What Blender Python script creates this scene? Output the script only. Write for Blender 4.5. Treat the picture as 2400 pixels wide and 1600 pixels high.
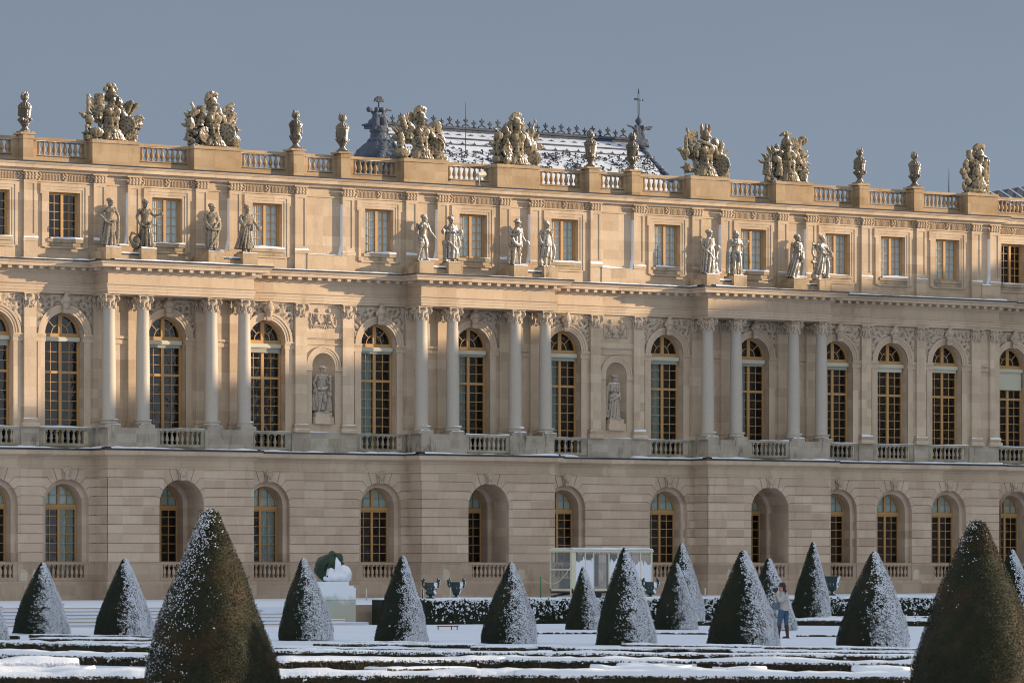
import bpy, bmesh, math, random
from math import sin, cos, pi, sqrt, radians, atan2
from mathutils import Vector, Matrix, noise, Euler
random.seed(7)
sc = bpy.context.scene
for o in list(bpy.data.objects): bpy.data.objects.remove(o)
COL = sc.collection
# ---------------------------------------------------------------- camera
TH = radians(32.6); DIST = 220.0
cam = bpy.data.cameras.new('camera'); camo = bpy.data.objects.new('camera', cam); COL.objects.link(camo)
camo.location = (-DIST*sin(TH), -DIST*cos(TH), 2.12)
camo.rotation_euler = (radians(90), 0, -TH)
cam.sensor_width = 36; cam.lens = 9990/2400*36; cam.shift_y = 540/2400
cam.clip_start = 1; cam.clip_end = 3000
cam.dof.use_dof = True; cam.dof.focus_distance = 185; cam.dof.aperture_fstop = 7
sc.camera = camo
# ---------------------------------------------------------------- sun and sky
SUN_AZ = radians(64); SUN_EL = radians(8.0)
sdir = Vector((sin(SUN_AZ)*cos(SUN_EL), -cos(SUN_AZ)*cos(SUN_EL), sin(SUN_EL)))
sl = bpy.data.lights.new('sun', 'SUN'); sl.energy = 4.5; sl.angle = radians(0.7); sl.color = (1.0, 0.765, 0.51)
so = bpy.data.objects.new('sun', sl); COL.objects.link(so)
so.rotation_euler = sdir.to_track_quat('Z', 'Y').to_euler(); so.location = (60, -60, 60)
w = bpy.data.worlds.new('World'); sc.world = w; w.use_nodes = True
nt = w.node_tree; nt.nodes.clear()
def N(nt, t, **k):
    n = nt.nodes.new(t)
    for a, b in k.items(): setattr(n, a, b)
    return n
out = N(nt, 'ShaderNodeOutputWorld')
sky = N(nt, 'ShaderNodeTexSky', sky_type='NISHITA', sun_disc=False)
sky.sun_elevation = SUN_EL; sky.sun_rotation = atan2(sdir.x, sdir.y); sky.air_density = 1.2; sky.dust_density = 1.0
bg1 = N(nt, 'ShaderNodeBackground'); bg1.inputs[1].default_value = 0.10
nt.links.new(sky.outputs[0], bg1.inputs[0])
bg2 = N(nt, 'ShaderNodeBackground'); bg2.inputs[1].default_value = 1.0
tc = N(nt, 'ShaderNodeTexCoord'); sp = N(nt, 'ShaderNodeSeparateXYZ'); nt.links.new(tc.outputs['Generated'], sp.inputs[0])
# slate storm cloud bank low in the north-east, brighter overcast above and behind
dt = N(nt, 'ShaderNodeVectorMath', operation='DOT_PRODUCT'); nt.links.new(tc.outputs['Generated'], dt.inputs[0])
dt.inputs[1].default_value = (sin(TH)*0.98, cos(TH)*0.98, 0.05)
mr = N(nt, 'ShaderNodeMapRange'); mr.inputs[1].default_value = 0.35; mr.inputs[2].default_value = 0.92
mr.inputs[3].default_value = 0; mr.inputs[4].default_value = 1; nt.links.new(dt.outputs['Value'], mr.inputs[0])
zr = N(nt, 'ShaderNodeValToRGB'); nt.links.new(sp.outputs[2], zr.inputs[0])
cr = zr.color_ramp; cr.elements[0].position = 0.0; cr.elements[0].color = (0.142, 0.186, 0.246, 1)
cr.elements[1].position = 0.17; cr.elements[1].color = (0.122, 0.151, 0.208, 1)
e = cr.elements.new(0.07); e.color = (0.140, 0.180, 0.241, 1)
tn = N(nt, 'ShaderNodeTexNoise'); tn.inputs['Scale'].default_value = 5; tn.inputs['Detail'].default_value = 4
mp = N(nt, 'ShaderNodeMapping'); mp.inputs['Scale'].default_value = (1, 1, 3); nt.links.new(tc.outputs['Generated'], mp.inputs[0]); nt.links.new(mp.outputs[0], tn.inputs[0])
nr = N(nt, 'ShaderNodeMapRange'); nr.inputs[1].default_value = .3; nr.inputs[2].default_value = .7; nr.inputs[3].default_value = .95; nr.inputs[4].default_value = 1.05
nt.links.new(tn.outputs[0], nr.inputs[0])
mm = N(nt, 'ShaderNodeMix', data_type='RGBA'); nt.links.new(mr.outputs[0], mm.inputs[0])
mm.inputs[6].default_value = (0.455, 0.495, 0.55, 1); nt.links.new(zr.outputs[0], mm.inputs[7])
sc2 = N(nt, 'ShaderNodeVectorMath', operation='SCALE'); nt.links.new(mm.outputs[2], sc2.inputs[0]); nt.links.new(nr.outputs[0], sc2.inputs['Scale'])
nt.links.new(sc2.outputs[0], bg2.inputs[0])
ms = N(nt, 'ShaderNodeMixShader'); ms.inputs[0].default_value = 0.93
nt.links.new(bg1.outputs[0], ms.inputs[1]); nt.links.new(bg2.outputs[0], ms.inputs[2]); nt.links.new(ms.outputs[0], out.inputs[0])
sc.view_settings.view_transform = 'Standard'; sc.view_settings.look = 'None'; sc.view_settings.gamma = 1
sc.view_settings.exposure = 0.70
sc.render.engine = 'CYCLES'; sc.render.resolution_x = 1024; sc.render.resolution_y = 682
sc.cycles.filter_width = 1.05; sc.cycles.max_bounces = 5; sc.cycles.diffuse_bounces = 3; sc.cycles.transparent_max_bounces = 8
# ---------------------------------------------------------------- materials
def newmat(name):
    m = bpy.data.materials.new(name); m.use_nodes = True; t = m.node_tree; t.nodes.clear()
    o = N(t, 'ShaderNodeOutputMaterial'); b = N(t, 'ShaderNodeBsdfPrincipled'); t.links.new(b.outputs[0], o.inputs[0])
    return m, t, b, o
def noi(t, vec, scale, detail=3, rough=.6, dist=0):
    n = N(t, 'ShaderNodeTexNoise'); n.inputs['Scale'].default_value = scale; n.inputs['Detail'].default_value = detail
    n.inputs['Roughness'].default_value = rough; n.inputs['Distortion'].default_value = dist
    if vec is not None: t.links.new(vec, n.inputs['Vector'])
    return n.outputs[0]
def mrange(t, v, a, b, c=0., d=1.):
    n = N(t, 'ShaderNodeMapRange'); t.links.new(v, n.inputs[0])
    for i, x in enumerate((a, b, c, d)): n.inputs[i+1].default_value = x
    return n.outputs[0]
def math_(t, op, a, b=None):
    n = N(t, 'ShaderNodeMath', operation=op)
    for i, x in enumerate((a, b)):
        if x is None: continue
        if isinstance(x, (int, float)): n.inputs[i].default_value = x
        else: t.links.new(x, n.inputs[i])
    return n.outputs[0]
def mix(t, f, a, b, blend='MIX'):
    n = N(t, 'ShaderNodeMix', data_type='RGBA', blend_type=blend)
    for i, x in ((0, f), (6, a), (7, b)):
        if isinstance(x, (int, float)): n.inputs[i].default_value = x
        elif isinstance(x, tuple): n.inputs[i].default_value = (*x, 1)
        else: t.links.new(x, n.inputs[i])
    return n.outputs[2]
def wpos(t):
    g = N(t, 'ShaderNodeNewGeometry'); return g
def bump(t, b, h, strength, dist=.02):
    n = N(t, 'ShaderNodeBump'); n.inputs['Strength'].default_value = strength; n.inputs['Distance'].default_value = dist
    t.links.new(h, n.inputs['Height']); t.links.new(n.outputs[0], b.inputs['Normal'])
SNOWC = (0.80, 0.84, 0.90)
def snowmask(t, direction, lo, hi, nscale, namp, vec=None):
    """real snow lodged on faces turned to the wind / the sky"""
    g = N(t, 'ShaderNodeNewGeometry')
    d = N(t, 'ShaderNodeVectorMath', operation='DOT_PRODUCT'); t.links.new(g.outputs['Normal'], d.inputs[0])
    d.inputs[1].default_value = Vector(direction).normalized()
    n = noi(t, g.outputs['Position'] if vec is None else vec, nscale, 4, .65)
    v = math_(t, 'ADD', d.outputs['Value'], math_(t, 'MULTIPLY', math_(t, 'SUBTRACT', n, .5), namp))
    return mrange(t, v, lo, hi)
def stone(name, c1, c2, bw=1.15, bh=.445, stain=(.30, .22, .14), stainamt=.35, mortar=.0, snow=None, green=0, dark=0, zoff=0, cav_shade=0):
    m, t, b, o = newmat(name)
    g = N(t, 'ShaderNodeNewGeometry'); s = N(t, 'ShaderNodeSeparateXYZ'); t.links.new(g.outputs['Position'], s.inputs[0])
    u = math_(t, 'ADD', s.outputs[0], s.outputs[1]); cb = N(t, 'ShaderNodeCombineXYZ')
    t.links.new(u, cb.inputs[0]); t.links.new(math_(t, 'ADD', s.outputs[2], -zoff), cb.inputs[1])
    br = N(t, 'ShaderNodeTexBrick'); t.links.new(cb.outputs[0], br.inputs['Vector']); br.inputs['Scale'].default_value = 1
    br.inputs['Brick Width'].default_value = bw; br.inputs['Row Height'].default_value = bh; br.inputs['Mortar Size'].default_value = .012 if mortar else .006
    br.inputs['Color1'].default_value = (*c1, 1); br.inputs['Color2'].default_value = (*c2, 1)
    mc = tuple(x*(.62 if mortar else .86) for x in c1); br.inputs['Mortar'].default_value = (*mc, 1); br.offset = .5; br.squash = 1.3; br.squash_frequency = 3
    n1 = noi(t, g.outputs['Position'], .55, 4, .6)
    if bw < 4:
        fx = math_(t, 'FLOOR', math_(t, 'DIVIDE', u, bw*.83)); fz = math_(t, 'FLOOR', math_(t, 'DIVIDE', math_(t, 'ADD', s.outputs[2], -zoff), bh)); cc_ = N(t, 'ShaderNodeCombineXYZ'); t.links.new(math_(t, 'ADD', fx, math_(t, 'MULTIPLY', fz, 17.3)), cc_.inputs[0]); t.links.new(fz, cc_.inputs[1])
        wn_ = N(t, 'ShaderNodeTexWhiteNoise', noise_dimensions='2D'); t.links.new(cc_.outputs[0], wn_.inputs['Vector']); vary = mix(t, wn_.outputs[0], (.86, .83, .80), (1.10, 1.10, 1.09))
    else: vary = (1., 1., 1.)
    # streaks: stretched vertically
    mp = N(t, 'ShaderNodeMapping'); mp.inputs['Scale'].default_value = (2.2, 2.2, .5); t.links.new(g.outputs['Position'], mp.inputs[0])
    n2 = noi(t, mp.outputs[0], 1.0, 5, .65)
    n3 = noi(t, g.outputs['Position'], 9, 4, .7)
    c = mix(t, math_(t, 'MULTIPLY', mrange(t, n1, .45, .72), stainamt), br.outputs[0], stain)
    c = mix(t, math_(t, 'MULTIPLY', mrange(t, n2, .55, .75), stainamt*.8), c, tuple(x*.75 for x in stain))
    c = mix(t, .85, c, vary, 'MULTIPLY')
    c = mix(t, .5, c, mix(t, n3, (.80, .78, .76), (1.16, 1.15, 1.12)), 'MULTIPLY')
    if dark:
        n4 = noi(t, mp.outputs[0], .9, 6, .75, .3)
        c = mix(t, math_(t, 'MULTIPLY', mrange(t, n4, .56, .70), dark), c, (.055, .052, .045))
    if green:
        n5 = noi(t, g.outputs['Position'], 1.3, 3)
        c = mix(t, math_(t, 'MULTIPLY', mrange(t, n5, .4, .6), green), c, (.10, .11, .045))
    rough = .9
    if cav_shade:
        lo = mrange(t, g.outputs['Pointiness'], .455, .505); c = mix(t, math_(t, 'MULTIPLY', math_(t, 'SUBTRACT', 1.0, lo), cav_shade), c, tuple(x*.30 for x in stain))  # crevice shade put into the colour so soft carving reads sharper
    if snow:
        f = snowmask(t, *snow); c = mix(t, f, c, SNOWC)
    t.links.new(c, b.inputs['Base Color']); b.inputs['Roughness'].default_value = rough
    b.inputs['Specular IOR Level'].default_value = .2
    bump(t, b, n3, .35, .03)
    return m
def plain(name, col, rough=.6, metal=0, spec=.4, nscale=0, namt=.25, bumps=0):
    m, t, b, o = newmat(name); b.inputs['Roughness'].default_value = rough; b.inputs['Metallic'].default_value = metal
    b.inputs['Specular IOR Level'].default_value = spec
    if nscale:
        g = N(t, 'ShaderNodeNewGeometry'); n = noi(t, g.outputs['Position'], nscale, 4, .65)
        c = mix(t, n, tuple(x*(1-namt) for x in col), tuple(min(1, x*(1+namt)) for x in col)); t.links.new(c, b.inputs['Base Color'])
        if bumps: bump(t, b, n, bumps, .03)
    else: b.inputs['Base Color'].default_value = (*col, 1)
    return m
M = {}
M['rust'] = stone('limestone_ground', (.58, .465, .365), (.50, .395, .305), 1.35, .445, zoff=2.61, stainamt=.28, dark=.16)
M['wall'] = stone('limestone_wall', (.57, .46, .35), (.51, .405, .30), 1.2, .48, stainamt=.28, dark=.16)
M['ent'] = stone('limestone_entablature', (.565, .455, .345), (.51, .405, .30), 1.7, 3.0, stainamt=.28, dark=.22)
M['attic'] = stone('limestone_attic', (.54, .435, .325), (.485, .38, .275), 1.2, .50, stainamt=.32, dark=.2)
M['parapet'] = stone('limestone_parapet', (.43, .325, .215), (.36, .27, .175), 1.4, .46, stain=(.24, .15, .07), stainamt=.6)
M['sill'] = stone('stained_sill', (.44, .35, .25), (.40, .31, .22), 5, 5, stain=(.14, .11, .075), stainamt=.9, dark=.55)
M['sped'] = stone('stained_pedestal', (.46, .35, .235), (.40, .30, .195), 5, 5, stain=(.16, .12, .08), stainamt=.8, dark=.75)
M['patch'] = stone('repaired_limestone', (.56, .50, .41), (.50, .44, .35), 1.1, .42, stainamt=.3)
M['base'] = stone('limestone_base', (.45, .355, .275), (.39, .305, .235), 1.6, .5, stainamt=.45, dark=.25)
M['greystone'] = stone('weathered_limestone', (.44, .39, .325), (.38, .335, .28), 1.2, .42, stain=(.22, .19, .15), stainamt=.6, dark=.85, green=.12)
M['balus'] = stone('weathered_balustrade', (.40, .36, .295), (.36, .32, .265), 5, 5, stain=(.20, .18, .13), stainamt=.6, green=.30, dark=.35)
M['mossy'] = stone('mossy_kerb', (.26, .22, .165), (.20, .18, .12), 5, 5, stain=(.09, .09, .045), stainamt=.8, green=.6, dark=.6)
M['relief'] = stone('carved_limestone', (.49, .405, .315), (.46, .375, .29), 9, 9, cav_shade=.75, stain=(.30, .225, .16), stainamt=.4)
M['column'] = plain('speckled_marble', (.43, .385, .325), .6, 0, .3, 14, .22, .05)
SN = ((.80, -.30, .42), .62, .86, 2.6, 1.25)
M['statue'] = stone('statue_marble', (.28, .24, .185), (.24, .20, .15), 9, 9, cav_shade=.9, stain=(.07, .06, .045), stainamt=.95, snow=((.88, -.10, .45), .70, .80, 3.6, 1.0))
M['statue2'] = stone('statue_marble_snowy', (.36, .315, .255), (.32, .28, .22), 9, 9, cav_shade=.85, stain=(.10, .08, .06), stainamt=.8, snow=((.62, -.55, .55), .66, .76, 2.6, 1.4))
M['trophy'] = stone('trophy_stone', (.28, .23, .16), (.24, .195, .13), 9, 9, cav_shade=.92, stain=(.065, .055, .036), stainamt=1, snow=((.72, -.45, .50), .80, .87, 1.8, 1.7))
M['vase'] = stone('vase_stone', (.20, .17, .13), (.16, .135, .10), 9, 9, cav_shade=.8, stain=(.06, .05, .038), stainamt=1, snow=((.88, -.34, .2), .60, .72, 4.5, 1.0))
M['niche_statue'] = stone('niche_marble', (.42, .36, .295), (.38, .325, .265), 9, 9, cav_shade=.8, stain=(.22, .18, .14), stainamt=.6, snow=((.1, -.3, .95), .84, .97, 3.5, .4))
M['wood'] = plain('ochre_painted_wood', (.46, .265, .105), .55, 0, .3, 3, .12)
M['lead'] = plain('lead_gutter', (.045, .052, .068), .5, .2, .4, 4, .3)
M['blind'] = plain('cream_blind_box', (.50, .48, .38), .5, 0, .3, 2, .08)
M['blindcloth'] = plain('grey_green_blind', (.30, .30, .24), .8)
M['curtain'] = None
M['dark'] = plain('room_dark', (.022, .020, .020), .9, 0, .1, .7, .5)  # near black: the darkness of unlit rooms put into the colour
M['iron'] = plain('black_iron', (.03, .032, .035), .5)
M['darklead'] = stone('chapel_lead', (.085, .10, .135), (.06, .075, .10), 9, 9, stain=(.03, .04, .055), stainamt=.7, snow=((.8, -.35, .5), .88, 1.05, 2, .8))
M['chapelroof'] = None
m, t, b, o = newmat('snow')
g = N(t, 'ShaderNodeNewGeometry'); n1 = noi(t, g.outputs['Position'], 1.2, 5, .6); n2 = noi(t, g.outputs['Position'], 14, 3, .6)
t.links.new(mix(t, n1, (.68, .72, .79), (.79, .82, .87)), b.inputs['Base Color']); b.inputs['Roughness'].default_value = .75
b.inputs['Specular IOR Level'].default_value = .2
bump(t, b, math_(t, 'ADD', n1, math_(t, 'MULTIPLY', n2, .35)), .5, .12); M['snow'] = m
# trodden snow / ground snow with sparse grit
m, t, b, o = newmat('ground_snow')
g = N(t, 'ShaderNodeNewGeometry'); mp = N(t, 'ShaderNodeMapping'); mp.inputs['Scale'].default_value = (1, 1, 1); t.links.new(g.outputs['Position'], mp.inputs[0])
n1 = noi(t, mp.outputs[0], .35, 5, .6); n2 = noi(t, mp.outputs[0], 5, 4, .7); n3 = noi(t, mp.outputs[0], .12, 3, .5)
c = mix(t, n1, (.58, .63, .72), (.71, .755, .83)); c = mix(t, mrange(t, n2, .66, .74), c, (.50, .48, .46)); c = mix(t, math_(t, 'MULTIPLY', mrange(t, n3, .55, .7), .25), c, (.55, .57, .60))
t.links.new(c, b.inputs['Base Color']); b.inputs['Roughness'].default_value = .8; b.inputs['Specular IOR Level'].default_value = .15
bump(t, b, math_(t, 'ADD', n1, math_(t, 'MULTIPLY', n2, .12)), .6, .25); M['gsnow'] = m
# glass: thin pane, reflects the sky, lets the room show
m, t, b, o = newmat('window_glass'); t.nodes.remove(b)
tr = N(t, 'ShaderNodeBsdfTransparent'); tr.inputs[0].default_value = (.80, .85, .86, 1); gl = N(t, 'ShaderNodeBsdfGlossy'); gl.inputs['Roughness'].default_value = .04
gl.inputs['Color'].default_value = (.8, .85, .9, 1)
g = N(t, 'ShaderNodeNewGeometry'); bn = N(t, 'ShaderNodeBump'); bn.inputs['Strength'].default_value = .3; bn.inputs['Distance'].default_value = .05
t.links.new(noi(t, g.outputs['Position'], 2.2, 2), bn.inputs['Height']); t.links.new(bn.outputs[0], gl.inputs['Normal'])
mx = N(t, 'ShaderNodeMixShader'); mx.inputs[0].default_value = .07; t.links.new(tr.outputs[0], mx.inputs[1]); t.links.new(gl.outputs[0], mx.inputs[2]); t.links.new(mx.outputs[0], o.inputs[0]); M['glass'] = m
# curtains with soft vertical folds
m, t, b, o = newmat('pale_curtain')
g = N(t, 'ShaderNodeNewGeometry'); mp = N(t, 'ShaderNodeMapping'); mp.inputs['Scale'].default_value = (6, 1, .15); t.links.new(g.outputs['Position'], mp.inputs[0])
n1 = noi(t, mp.outputs[0], 1.5, 3); t.links.new(mix(t, n1, (.60, .64, .63), (.86, .88, .85)), b.inputs['Base Color']); b.inputs['Roughness'].default_value = .9; bump(t, b, n1, .6, .1); M['curtain'] = m
M['curtain2'] = plain('green_grey_curtain', (.30, .36, .32), .9, 0, .1, 2, .3)
M['lunette'] = plain('pale_lunette_blind', (.52, .60, .55), .9, 0, .1, 3, .15)
M['room'] = plain('panelled_shutter', (.10, .095, .08), .8, 0, .2, 3, .5)
# foliage
def leafmat(name, a, b2, brown=0):
    m, t, b, o = newmat(name); g = N(t, 'ShaderNodeNewGeometry')
    n1 = noi(t, g.outputs['Position'], 9, 3, .7); n2 = noi(t, g.outputs['Position'], 1.3, 3, .6)
    c = mix(t, n1, a, b2)
    if brown: c = mix(t, math_(t, 'MULTIPLY', mrange(t, n2, .50, .62), brown), c, (.075, .036, .012))
    t.links.new(c, b.inputs['Base Color']); b.inputs['Roughness'].default_value = .6; b.inputs['Specular IOR Level'].default_value = .25
    return m
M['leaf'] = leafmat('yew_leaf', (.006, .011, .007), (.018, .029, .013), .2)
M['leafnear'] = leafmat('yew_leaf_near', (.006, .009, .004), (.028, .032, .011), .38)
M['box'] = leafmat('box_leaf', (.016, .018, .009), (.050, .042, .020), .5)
# ---------------------------------------------------------------- mesh helpers
class MB:
    def __init__(s): s.v = []; s.f = []; s.m = []; s.mi = 0; s.sm = []; s.smooth = False
    def add(s, vs, fs):
        o = len(s.v); s.v += [tuple(x) for x in vs]
        for f in fs: s.f.append([i+o for i in f]); s.m.append(s.mi); s.sm.append(s.smooth)
    def mark(s):
        s.__dict__.setdefault('mk', []).append((len(s.v), len(s.f)))
    def groups(s, name, mat, parent=None, **kw):
        mk = s.__dict__.get('mk', [(0, 0)])+[(len(s.v), len(s.f))]
        for (a, c), (b, d) in zip(mk[:-1], mk[1:]):
            if d > c:
                q = MB(); q.v = s.v[a:b]; q.f = [[i-a for i in f] for f in s.f[c:d]]; q.m = s.m[c:d]; q.sm = s.sm[c:d]; q.build(name, mat, parent, **kw)
    def box(s, x0, x1, y0, y1, z0, z1):
        s.add([(x0,y0,z0),(x1,y0,z0),(x1,y1,z0),(x0,y1,z0),(x0,y0,z1),(x1,y0,z1),(x1,y1,z1),(x0,y1,z1)],
              [(0,3,2,1),(4,5,6,7),(0,1,5,4),(1,2,6,5),(2,3,7,6),(3,0,4,7)])
    def prism(s, pts, y0, y1, back=False):
        n = len(pts); a = sum(pts[i][0]*pts[(i+1)%n][1]-pts[(i+1)%n][0]*pts[i][1] for i in range(n))
        if a < 0: pts = pts[::-1]
        vs = [(p[0], y0, p[1]) for p in pts]+[(p[0], y1, p[1]) for p in pts]
        fs = [tuple(range(n))]+[(i, i+n, (i+1)%n+n, (i+1)%n) for i in range(n)]
        if back: fs.append(tuple(range(2*n-1, n-1, -1)))
        s.add(vs, fs)
    def face(s, pts, y):
        n = len(pts); a = sum(pts[i][0]*pts[(i+1)%n][1]-pts[(i+1)%n][0]*pts[i][1] for i in range(n))
        if a < 0: pts = pts[::-1]
        s.add([(p[0], y, p[1]) for p in pts], [tuple(range(n))])
    def lathe(s, cx, cy, prof, n=16, sy=1.0):
        vs = []; k = len(prof)
        for (r, z) in prof:
            for i in range(n):
                a = 2*pi*i/n; vs.append((cx+r*cos(a), cy+r*sin(a)*sy, z))
        fs = []
        for j in range(k-1):
            for i in range(n): fs.append((j*n+i, j*n+(i+1)%n, (j+1)*n+(i+1)%n, (j+1)*n+i))
        fs.append(tuple(range(n-1, -1, -1))); fs.append(tuple((k-1)*n+i for i in range(n)))
        o = s.smooth; s.smooth = True; s.add(vs, fs); s.smooth = o
    def tube(s, pts, rads, n=8, cap=True):
        pts = [Vector(p) for p in pts]
        if isinstance(rads, (int, float)): rads = [rads]*len(pts)
        vs = []; up = Vector((0.03, .02, 1))
        for i, p in enumerate(pts):
            d = (pts[min(i+1, len(pts)-1)]-pts[max(i-1, 0)]).normalized()
            a = d.cross(up if abs(d.z) < .95 else Vector((1, 0, 0))).normalized(); b = d.cross(a)
            for k in range(n):
                t = 2*pi*k/n; vs.append(p+(a*cos(t)+b*sin(t))*rads[i])
        fs = []
        for j in range(len(pts)-1):
            for i in range(n): fs.append((j*n+i, j*n+(i+1)%n, (j+1)*n+(i+1)%n, (j+1)*n+i))
        if cap: fs.append(tuple(range(n-1, -1, -1))); fs.append(tuple((len(pts)-1)*n+i for i in range(n)))
        o = s.smooth; s.smooth = True; s.add(vs, fs); s.smooth = o
    def ell(s, c, r, rot=(0, 0, 0), n=12, m=8):
        R = Euler(rot).to_matrix(); c = Vector(c); vs = [c+R@Vector((0, 0, -r[2]))]; fs = []
        for j in range(1, m):
            ph = -pi/2+pi*j/m
            for i in range(n):
                a = 2*pi*i/n; vs.append(c+R@Vector((r[0]*cos(ph)*cos(a), r[1]*cos(ph)*sin(a), r[2]*sin(ph))))
        vs.append(c+R@Vector((0, 0, r[2]))); L = len(vs)-1
        for i in range(n): fs.append((0, 1+(i+1)%n, 1+i)); fs.append((L, L-n+i, L-n+(i+1)%n))
        for j in range(m-2):
            for i in range(n): fs.append((1+j*n+i, 1+j*n+(i+1)%n, 1+(j+1)*n+(i+1)%n, 1+(j+1)*n+i))
        o = s.smooth; s.smooth = True; s.add(vs, fs); s.smooth = o
    def obox(s, c, h, rot=(0, 0, 0)):
        R = Euler(rot).to_matrix(); c = Vector(c)
        vs = [c+R@Vector((x*h[0], y*h[1], z*h[2])) for z in (-1, 1) for x, y in ((-1, -1), (1, -1), (1, 1), (-1, 1))]
        s.add(vs, [(0,3,2,1),(4,5,6,7),(0,1,5,4),(1,2,6,5),(2,3,7,6),(3,0,4,7)])
    def sweep(s, prof, path, closed_ends=True):
        """prof [(outward, z)], path [(x,y)] walked with +x to the right, outward to its right hand (-y)"""
        k = len(prof); rows = []
        for i, p in enumerate(path):
            n1 = n2 = None
            if i > 0: d = Vector((path[i][0]-path[i-1][0], path[i][1]-path[i-1][1])).normalized(); n1 = Vector((d.y, -d.x))
            if i < len(path)-1: d = Vector((path[i+1][0]-path[i][0], path[i+1][1]-path[i][1])).normalized(); n2 = Vector((d.y, -d.x))
            if n1 is None: nn = n2
            elif n2 is None: nn = n1
            else: nn = n1+n2 if n1.dot(n2) < .5 else n1
            rows.append([(p[0]+nn.x*d_, p[1]+nn.y*d_, z_) for d_, z_ in prof])
        vs = [v for r in rows for v in r]; fs = []
        for i in range(len(path)-1):
            for j in range(k-1): fs.append((i*k+j, (i+1)*k+j, (i+1)*k+j+1, i*k+j+1))
        fs.append(tuple(range(k-1, -1, -1))); fs.append(tuple((len(path)-1)*k+j for j in range(k)))
        s.add(vs, fs)
    def build(s, name, mat, parent=None, **kw):
        me = bpy.data.meshes.new(name); me.from_pydata(s.v, [], s.f)
        for mt in (mat if isinstance(mat, (list, tuple)) else [mat]): me.materials.append(mt)
        me.polygons.foreach_set('material_index', s.m); me.polygons.foreach_set('use_smooth', s.sm); me.update()
        o = bpy.data.objects.new(name, me); COL.objects.link(o); o.parent = parent
        tag(o, **kw); return o
def tag(o, label=None, cat=None, group=None, kind=None):
    if label: o['label'] = label
    if cat: o['category'] = cat
    if group: o['group'] = group
    if kind: o['kind'] = kind
def thing(name, label, cat, loc=(0, 0, 0), group=None, rz=0):
    o = bpy.data.objects.new(name, None); COL.objects.link(o); o.location = loc; o.rotation_euler = (0, 0, rz); o.empty_display_size = .3
    tag(o, label, cat, group); return o
def link_copy(o, parent, loc=None):
    c = o.copy(); COL.objects.link(c); c.parent = parent
    if loc is not None: c.location = loc
    return c
def copy_tree(o, parent, loc=None):
    c = link_copy(o, parent, loc)
    for ch in o.children: copy_tree(ch, c)
    return c
def remesh(mb, voxel, name, mat, parent=None, disp=0, dscale=1.0, smooth=2, **kw):
    o = mb.build(name+'_tmp', mat)
    md = o.modifiers.new('r', 'REMESH'); md.mode = 'VOXEL'; md.voxel_size = voxel; md.use_smooth_shade = True
    if smooth:
        s = o.modifiers.new('s', 'SMOOTH'); s.iterations = smooth; s.factor = .5
    dg = bpy.context.evaluated_depsgraph_get(); dg.update()
    me = bpy.data.meshes.new_from_object(o.evaluated_get(dg))
    bpy.data.objects.remove(o); me.name = name
    if disp:
        no = [v.normal.copy() for v in me.vertices]
        for v, n_ in zip(me.vertices, no):
            v.co += n_*disp*noise.noise(v.co*dscale)
        me.update()
    me.materials.clear(); me.materials.append(mat)
    ob = bpy.data.objects.new(name, me); COL.objects.link(ob); ob.parent = parent; tag(ob, **kw); return ob
def arc(C, R, zs, a0=0, a1=pi, n=16):
    return [(C+R*cos(a0+(a1-a0)*i/n), zs+R*sin(a0+(a1-a0)*i/n)) for i in range(n+1)]
# ---------------------------------------------------------------- the palace
BK = [-20.03, -2.30, 15.43]; HB = 4.03; PB = 1.4; NI = [-11.165, 6.565]
XL, XR, XE, YP = -37.0, 32.2, 40.0, .6
PIL = [-35.1, -31.3, -27.53]+[b+d for b in BK for d in (-3.75, -1.88, 1.88, 3.75)]+[n+d for n in NI for d in (-1.37, 1.37)]+[22.93, 26.72, 30.58, 31.88]
PIL.sort()
WIN = [-33.2, -29.41, -25.64]+[w for b in BK for w in (b,)]+[-14.41, -7.92, 3.32, 9.81, 21.05, 24.83, 28.62]
path0 = [(XL, 0)]
for b in BK: path0 += [(b-HB, 0), (b-HB, -PB), (b+HB, -PB), (b+HB, 0)]
path0 += [(XR, 0), (XR, YP), (XE, YP)]
pal = thing('palace', 'long pale limestone palace wing with three storeys and a statue-lined roof balustrade', 'palace', (0, 0, 0))
# --- ground storey: back wall, stepped arched reveals and raised rusticated courses
ZS, R1, R2, ZT = 5.42, 1.22, .98, 7.15
def arch_wall(mb, xa, xb, C, R, zs, z0, zt, y):
    mb.face([(xa, z0), (C-R, z0), (C-R, zs), (xa, zs)], y); mb.face([(C+R, z0), (xb, z0), (xb, zs), (C+R, zs)], y)
    mb.face([(xa, zs), (xa, zt), (C, zt)]+arc(C, R, zs, pi/2, pi, 10), y)
    mb.face([(C, zt), (xb, zt), (xb, zs)]+arc(C, R, zs, 0, pi/2, 10), y)
def reveal(mb, C, R, zs, z0, ya, yb):
    pts = [(C+R, z0)]+arc(C, R, zs, 0, pi, 20)+[(C-R, z0)]; n = len(pts)
    mb.smooth = True; mb.add([(p[0], ya, p[1]) for p in pts]+[(p[0], yb, p[1]) for p in pts], [(i, i+1, i+1+n, i+n) for i in range(n-1)]); mb.smooth = False
def ring(mb, C, Ro, Ri, zs, z0, y):
    a = [(C+Ro, z0)]+arc(C, Ro, zs, 0, pi, 20)+[(C-Ro, z0)]; b = [(C+Ri, z0)]+arc(C, Ri, zs, 0, pi, 20)+[(C-Ri, z0)]; n = len(a)
    mb.add([(p[0], y, p[1]) for p in a+b], [(i, i+n, i+1+n, i+1) for i in range(n-1)])
gw = MB(); rb = MB(); G = .016
J = [2.61, 3.067, 3.523, 3.98, 4.437, 4.893, 5.35]
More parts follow.
